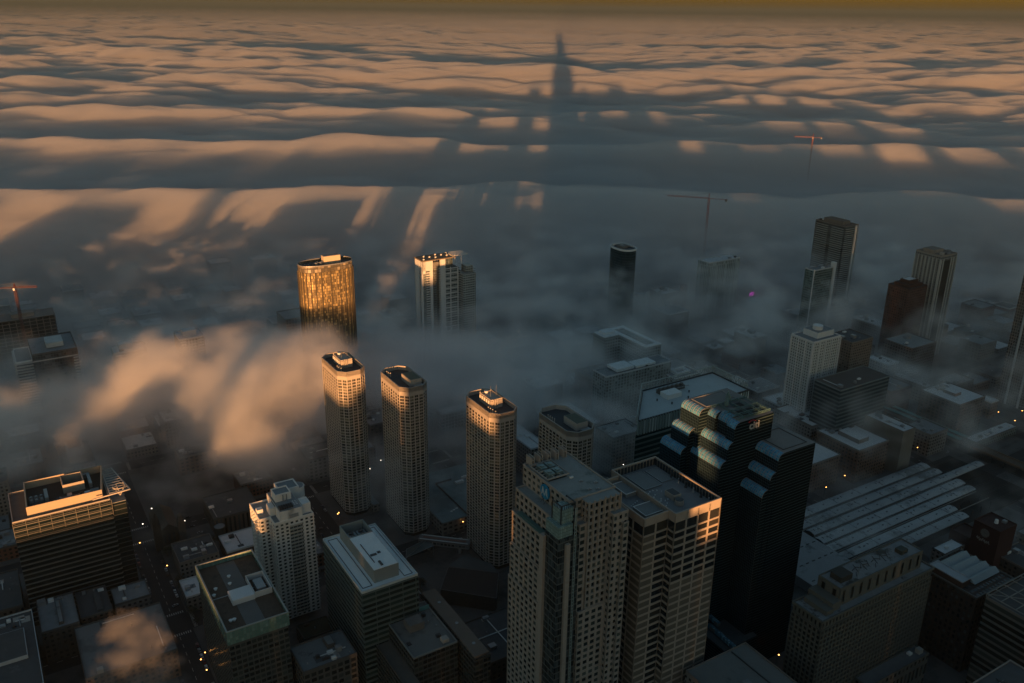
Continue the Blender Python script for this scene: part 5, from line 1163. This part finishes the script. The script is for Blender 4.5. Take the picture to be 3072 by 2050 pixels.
def bank(blobs,scale,gain,floor_=0.0,nscale=2.4,stretch=(1,1,1),ztop=None,detail=6):
    def build(ng,pos):
        M=lambda *a: mth(ng,*a)
        # warp the position for torn edges
        wn=ng.nodes.new('ShaderNodeTexNoise'); wn.inputs['Scale'].default_value=1/(scale*1.6); wn.inputs['Detail'].default_value=3; ng.links.new(pos,wn.inputs['Vector'])
        off=vm(ng,'MULTIPLY',vm(ng,'SUBTRACT',wn.outputs['Color'],(.5,.5,.5)),(scale*1.3,scale*1.3,scale*.35))
        wp=vm(ng,'ADD',pos,off); tot=None
        for (cx,cy,cz,rx,ry,rz,dn) in blobs:
            ln=vm(ng,'LENGTH',vm(ng,'DIVIDE',vm(ng,'SUBTRACT',wp,(cx,cy,cz)),(rx,ry,rz)),None,1)
            q=M('MULTIPLY',M('SUBTRACT',1.25,ln),dn); q=M('MAXIMUM',q,-1.0)
            tot=q if tot is None else M('MAXIMUM',tot,q)
        nz=ng.nodes.new('ShaderNodeTexNoise'); nz.inputs['Scale'].default_value=1/scale; nz.inputs['Detail'].default_value=detail; nz.inputs['Roughness'].default_value=.58
        ng.links.new(vm(ng,'MULTIPLY',wp,stretch),nz.inputs['Vector'])
        nn=M('MULTIPLY',M('SUBTRACT',nz.outputs[0],.52),nscale)
        return M('MULTIPLY',M('MAXIMUM',M('ADD',tot,nn),floor_),gain)
    return build
def P3(fx,fy,z): return (*atF(fx,fy,z),z)
B=[]
def blob(fx,fy,z,rx,ry,rz,dn=1.): B.append((*P3(fx,fy,z),rx,ry,rz,dn))
# the sunlit bank at left, from the photo's left edge towards the first eight-sided tower
blob(120,960,52,150,80,34,.6); blob(330,900,60,120,75,38,1.0); blob(480,870,66,120,80,40,1.3); blob(600,880,68,90,90,42,1.35); blob(690,880,62,70,120,38,1.2); blob(640,990,50,50,60,34,1.0)
blob(560,800,44,110,70,28,.8); blob(720,800,44,120,60,26,.9); blob(540,960,54,80,50,34,1.0)
# the grey bank behind the towers
blob(860,840,40,130,100,32,1.0); blob(1000,850,42,120,100,34,1.1); blob(1120,850,40,140,100,32,1.05); blob(1200,920,30,90,60,24,.7); blob(940,960,26,120,60,20,.45); blob(1300,900,28,90,80,22,.5)
blob(1180,790,34,140,60,24,.6); blob(1000,790,26,100,50,20,.5)
gnvol_objs=[]
o=gnvol('fog_bank',(-560,560,1),(420,1180,104),(164,104,26),bank(B,70,.034,nscale=3.0),fogmat(1.0,(.975,.975,.975))); tag(o,'thick low fog bank drifting behind the eight-sided towers, orange where the sun strikes it','fog',kind='stuff')
B=[]
blob(1450,700,40,170,120,34,.35); blob(1640,700,30,120,90,26,.35); blob(1900,740,34,60,50,12,.75); blob(1960,735,40,40,40,9,.6); blob(1700,790,26,110,70,18,.5); blob(1500,760,24,120,70,18,.5); blob(1780,850,24,80,50,16,.45); blob(1600,640,50,220,130,40,.5); blob(2000,560,60,260,120,46,.6); blob(1400,600,50,200,120,40,.6); blob(1150,640,46,150,100,34,.5)
blob(1900,640,52,140,60,60,1.5); blob(2080,640,40,160,70,36,.6); blob(1640,620,50,110,60,40,.9); blob(1450,800,34,80,60,18,1.0); blob(1560,830,30,70,50,16,.8); blob(1780,800,30,80,50,14,.8); blob(1400,850,34,60,50,18,.9); blob(2050,800,26,90,50,12,.5); blob(1230,700,34,110,60,22,.6); blob(2250,640,30,160,80,24,.6); blob(2100,700,24,200,120,16,.25); blob(1340,980,30,60,60,22,.35); blob(700,690,44,260,110,36,.55); blob(300,760,40,200,120,34,.5); blob(500,740,34,140,90,26,.45); blob(60,860,36,120,120,30,.4); blob(900,700,24,120,90,20,.35); blob(1680,590,60,90,60,44,.6)
o=gnvol('mist',(-900,640,1),(1100,1750,104),(250,140,20),bank(B,95,.005,0.06,2.4),fogmat(1.0)); tag(o,'thin mist veiling the low blocks west of the towers','mist',kind='stuff')
B=[(x_,y_,z_,rx_,ry_,rz_*.7,dn_*.28) for x_,y_,z_,rx_,ry_,rz_,dn_ in B if x_>-60]
blob(1350,960,36,60,90,22,.35); blob(1850,700,34,200,160,26,.3); blob(1600,900,24,90,60,18,.3); blob(1150,700,34,200,140,26,.35)
o=gnvol('drifting_wisps',(-760,600,6),(1000,1500,92),(300,154,20),bank(B,58,.030,0.0,4.6,(1,1.5,1.6)),fogmat(1.0,(.975,.975,.975))); tag(o,'ragged wisps of fog drifting low between the buildings right of the oval tower','fog',kind='stuff')
B=[]
x0,y0=atF(425,1060,34); blob(400,1010,44,26,26,12,.9); blob(330,1050,40,18,18,11,1.0); blob(300,1025,42,30,16,9,.7); blob(440,960,40,60,40,14,.6)
blob(1420,915,46,22,20,12,.8); blob(1390,935,42,16,16,9,.7)
for nm,bb,pad in (('torn_wisps',B[:4],60),('wisp',B[4:],34)):
    xs=[q[0] for q in bb]; ys=[q[1] for q in bb]
    o=gnvol('fog_'+nm.split('_')[-1],(min(xs)-pad,min(ys)-pad,20),(max(xs)+pad,max(ys)+pad,70),(80,70,26),bank(bb,26,.012),fogmat(1.0)); tag(o,'torn fog wisps trailing off the sunlit bank towards the striped office' if nm=='torn_wisps' else 'small ragged wisp of fog before the ribbed slab','fog',kind='stuff')
# steam rising from a roof at the lower left
B=[]
for fx,fy,z,r_,dn in ((300,1432,88,8,1.1),(268,1450,86,8,1.1),(345,1452,86,8,1.1),(310,1470,82,10,1.2),(370,1475,80,7,.9),(300,1510,75,12,1.0),(365,1530,70,12,.9),(250,1545,66,11,.9),(320,1575,60,14,.9),(400,1595,55,12,.8),(235,1605,55,12,.8),(320,1645,46,14,.8)): B.append((*P3(fx,fy,z),r_,r_,r_*.9,dn))
xs=[q[0] for q in B]; ys=[q[1] for q in B]
o=gnvol('steam_plume',(min(xs)-22,min(ys)-22,24),(max(xs)+22,max(ys)+22,106),(84,84,82),bank(B,10,.03,0,3.2),fogmat(1.0,(.55,.55,.56))); tag(o,'puff of rooftop steam with an orange lit head above the warehouse roof','steam',kind='stuff')
# even, very thin haze round everything: far fog and far city fade in it
hz=MB().box(-160000,160000,-4000,96000,-1,532).build('haze',fogmat(4.8e-5,(.12,.165,.18))); tag(hz,'thin brownish morning haze over the whole city and fog sea','haze',kind='stuff')
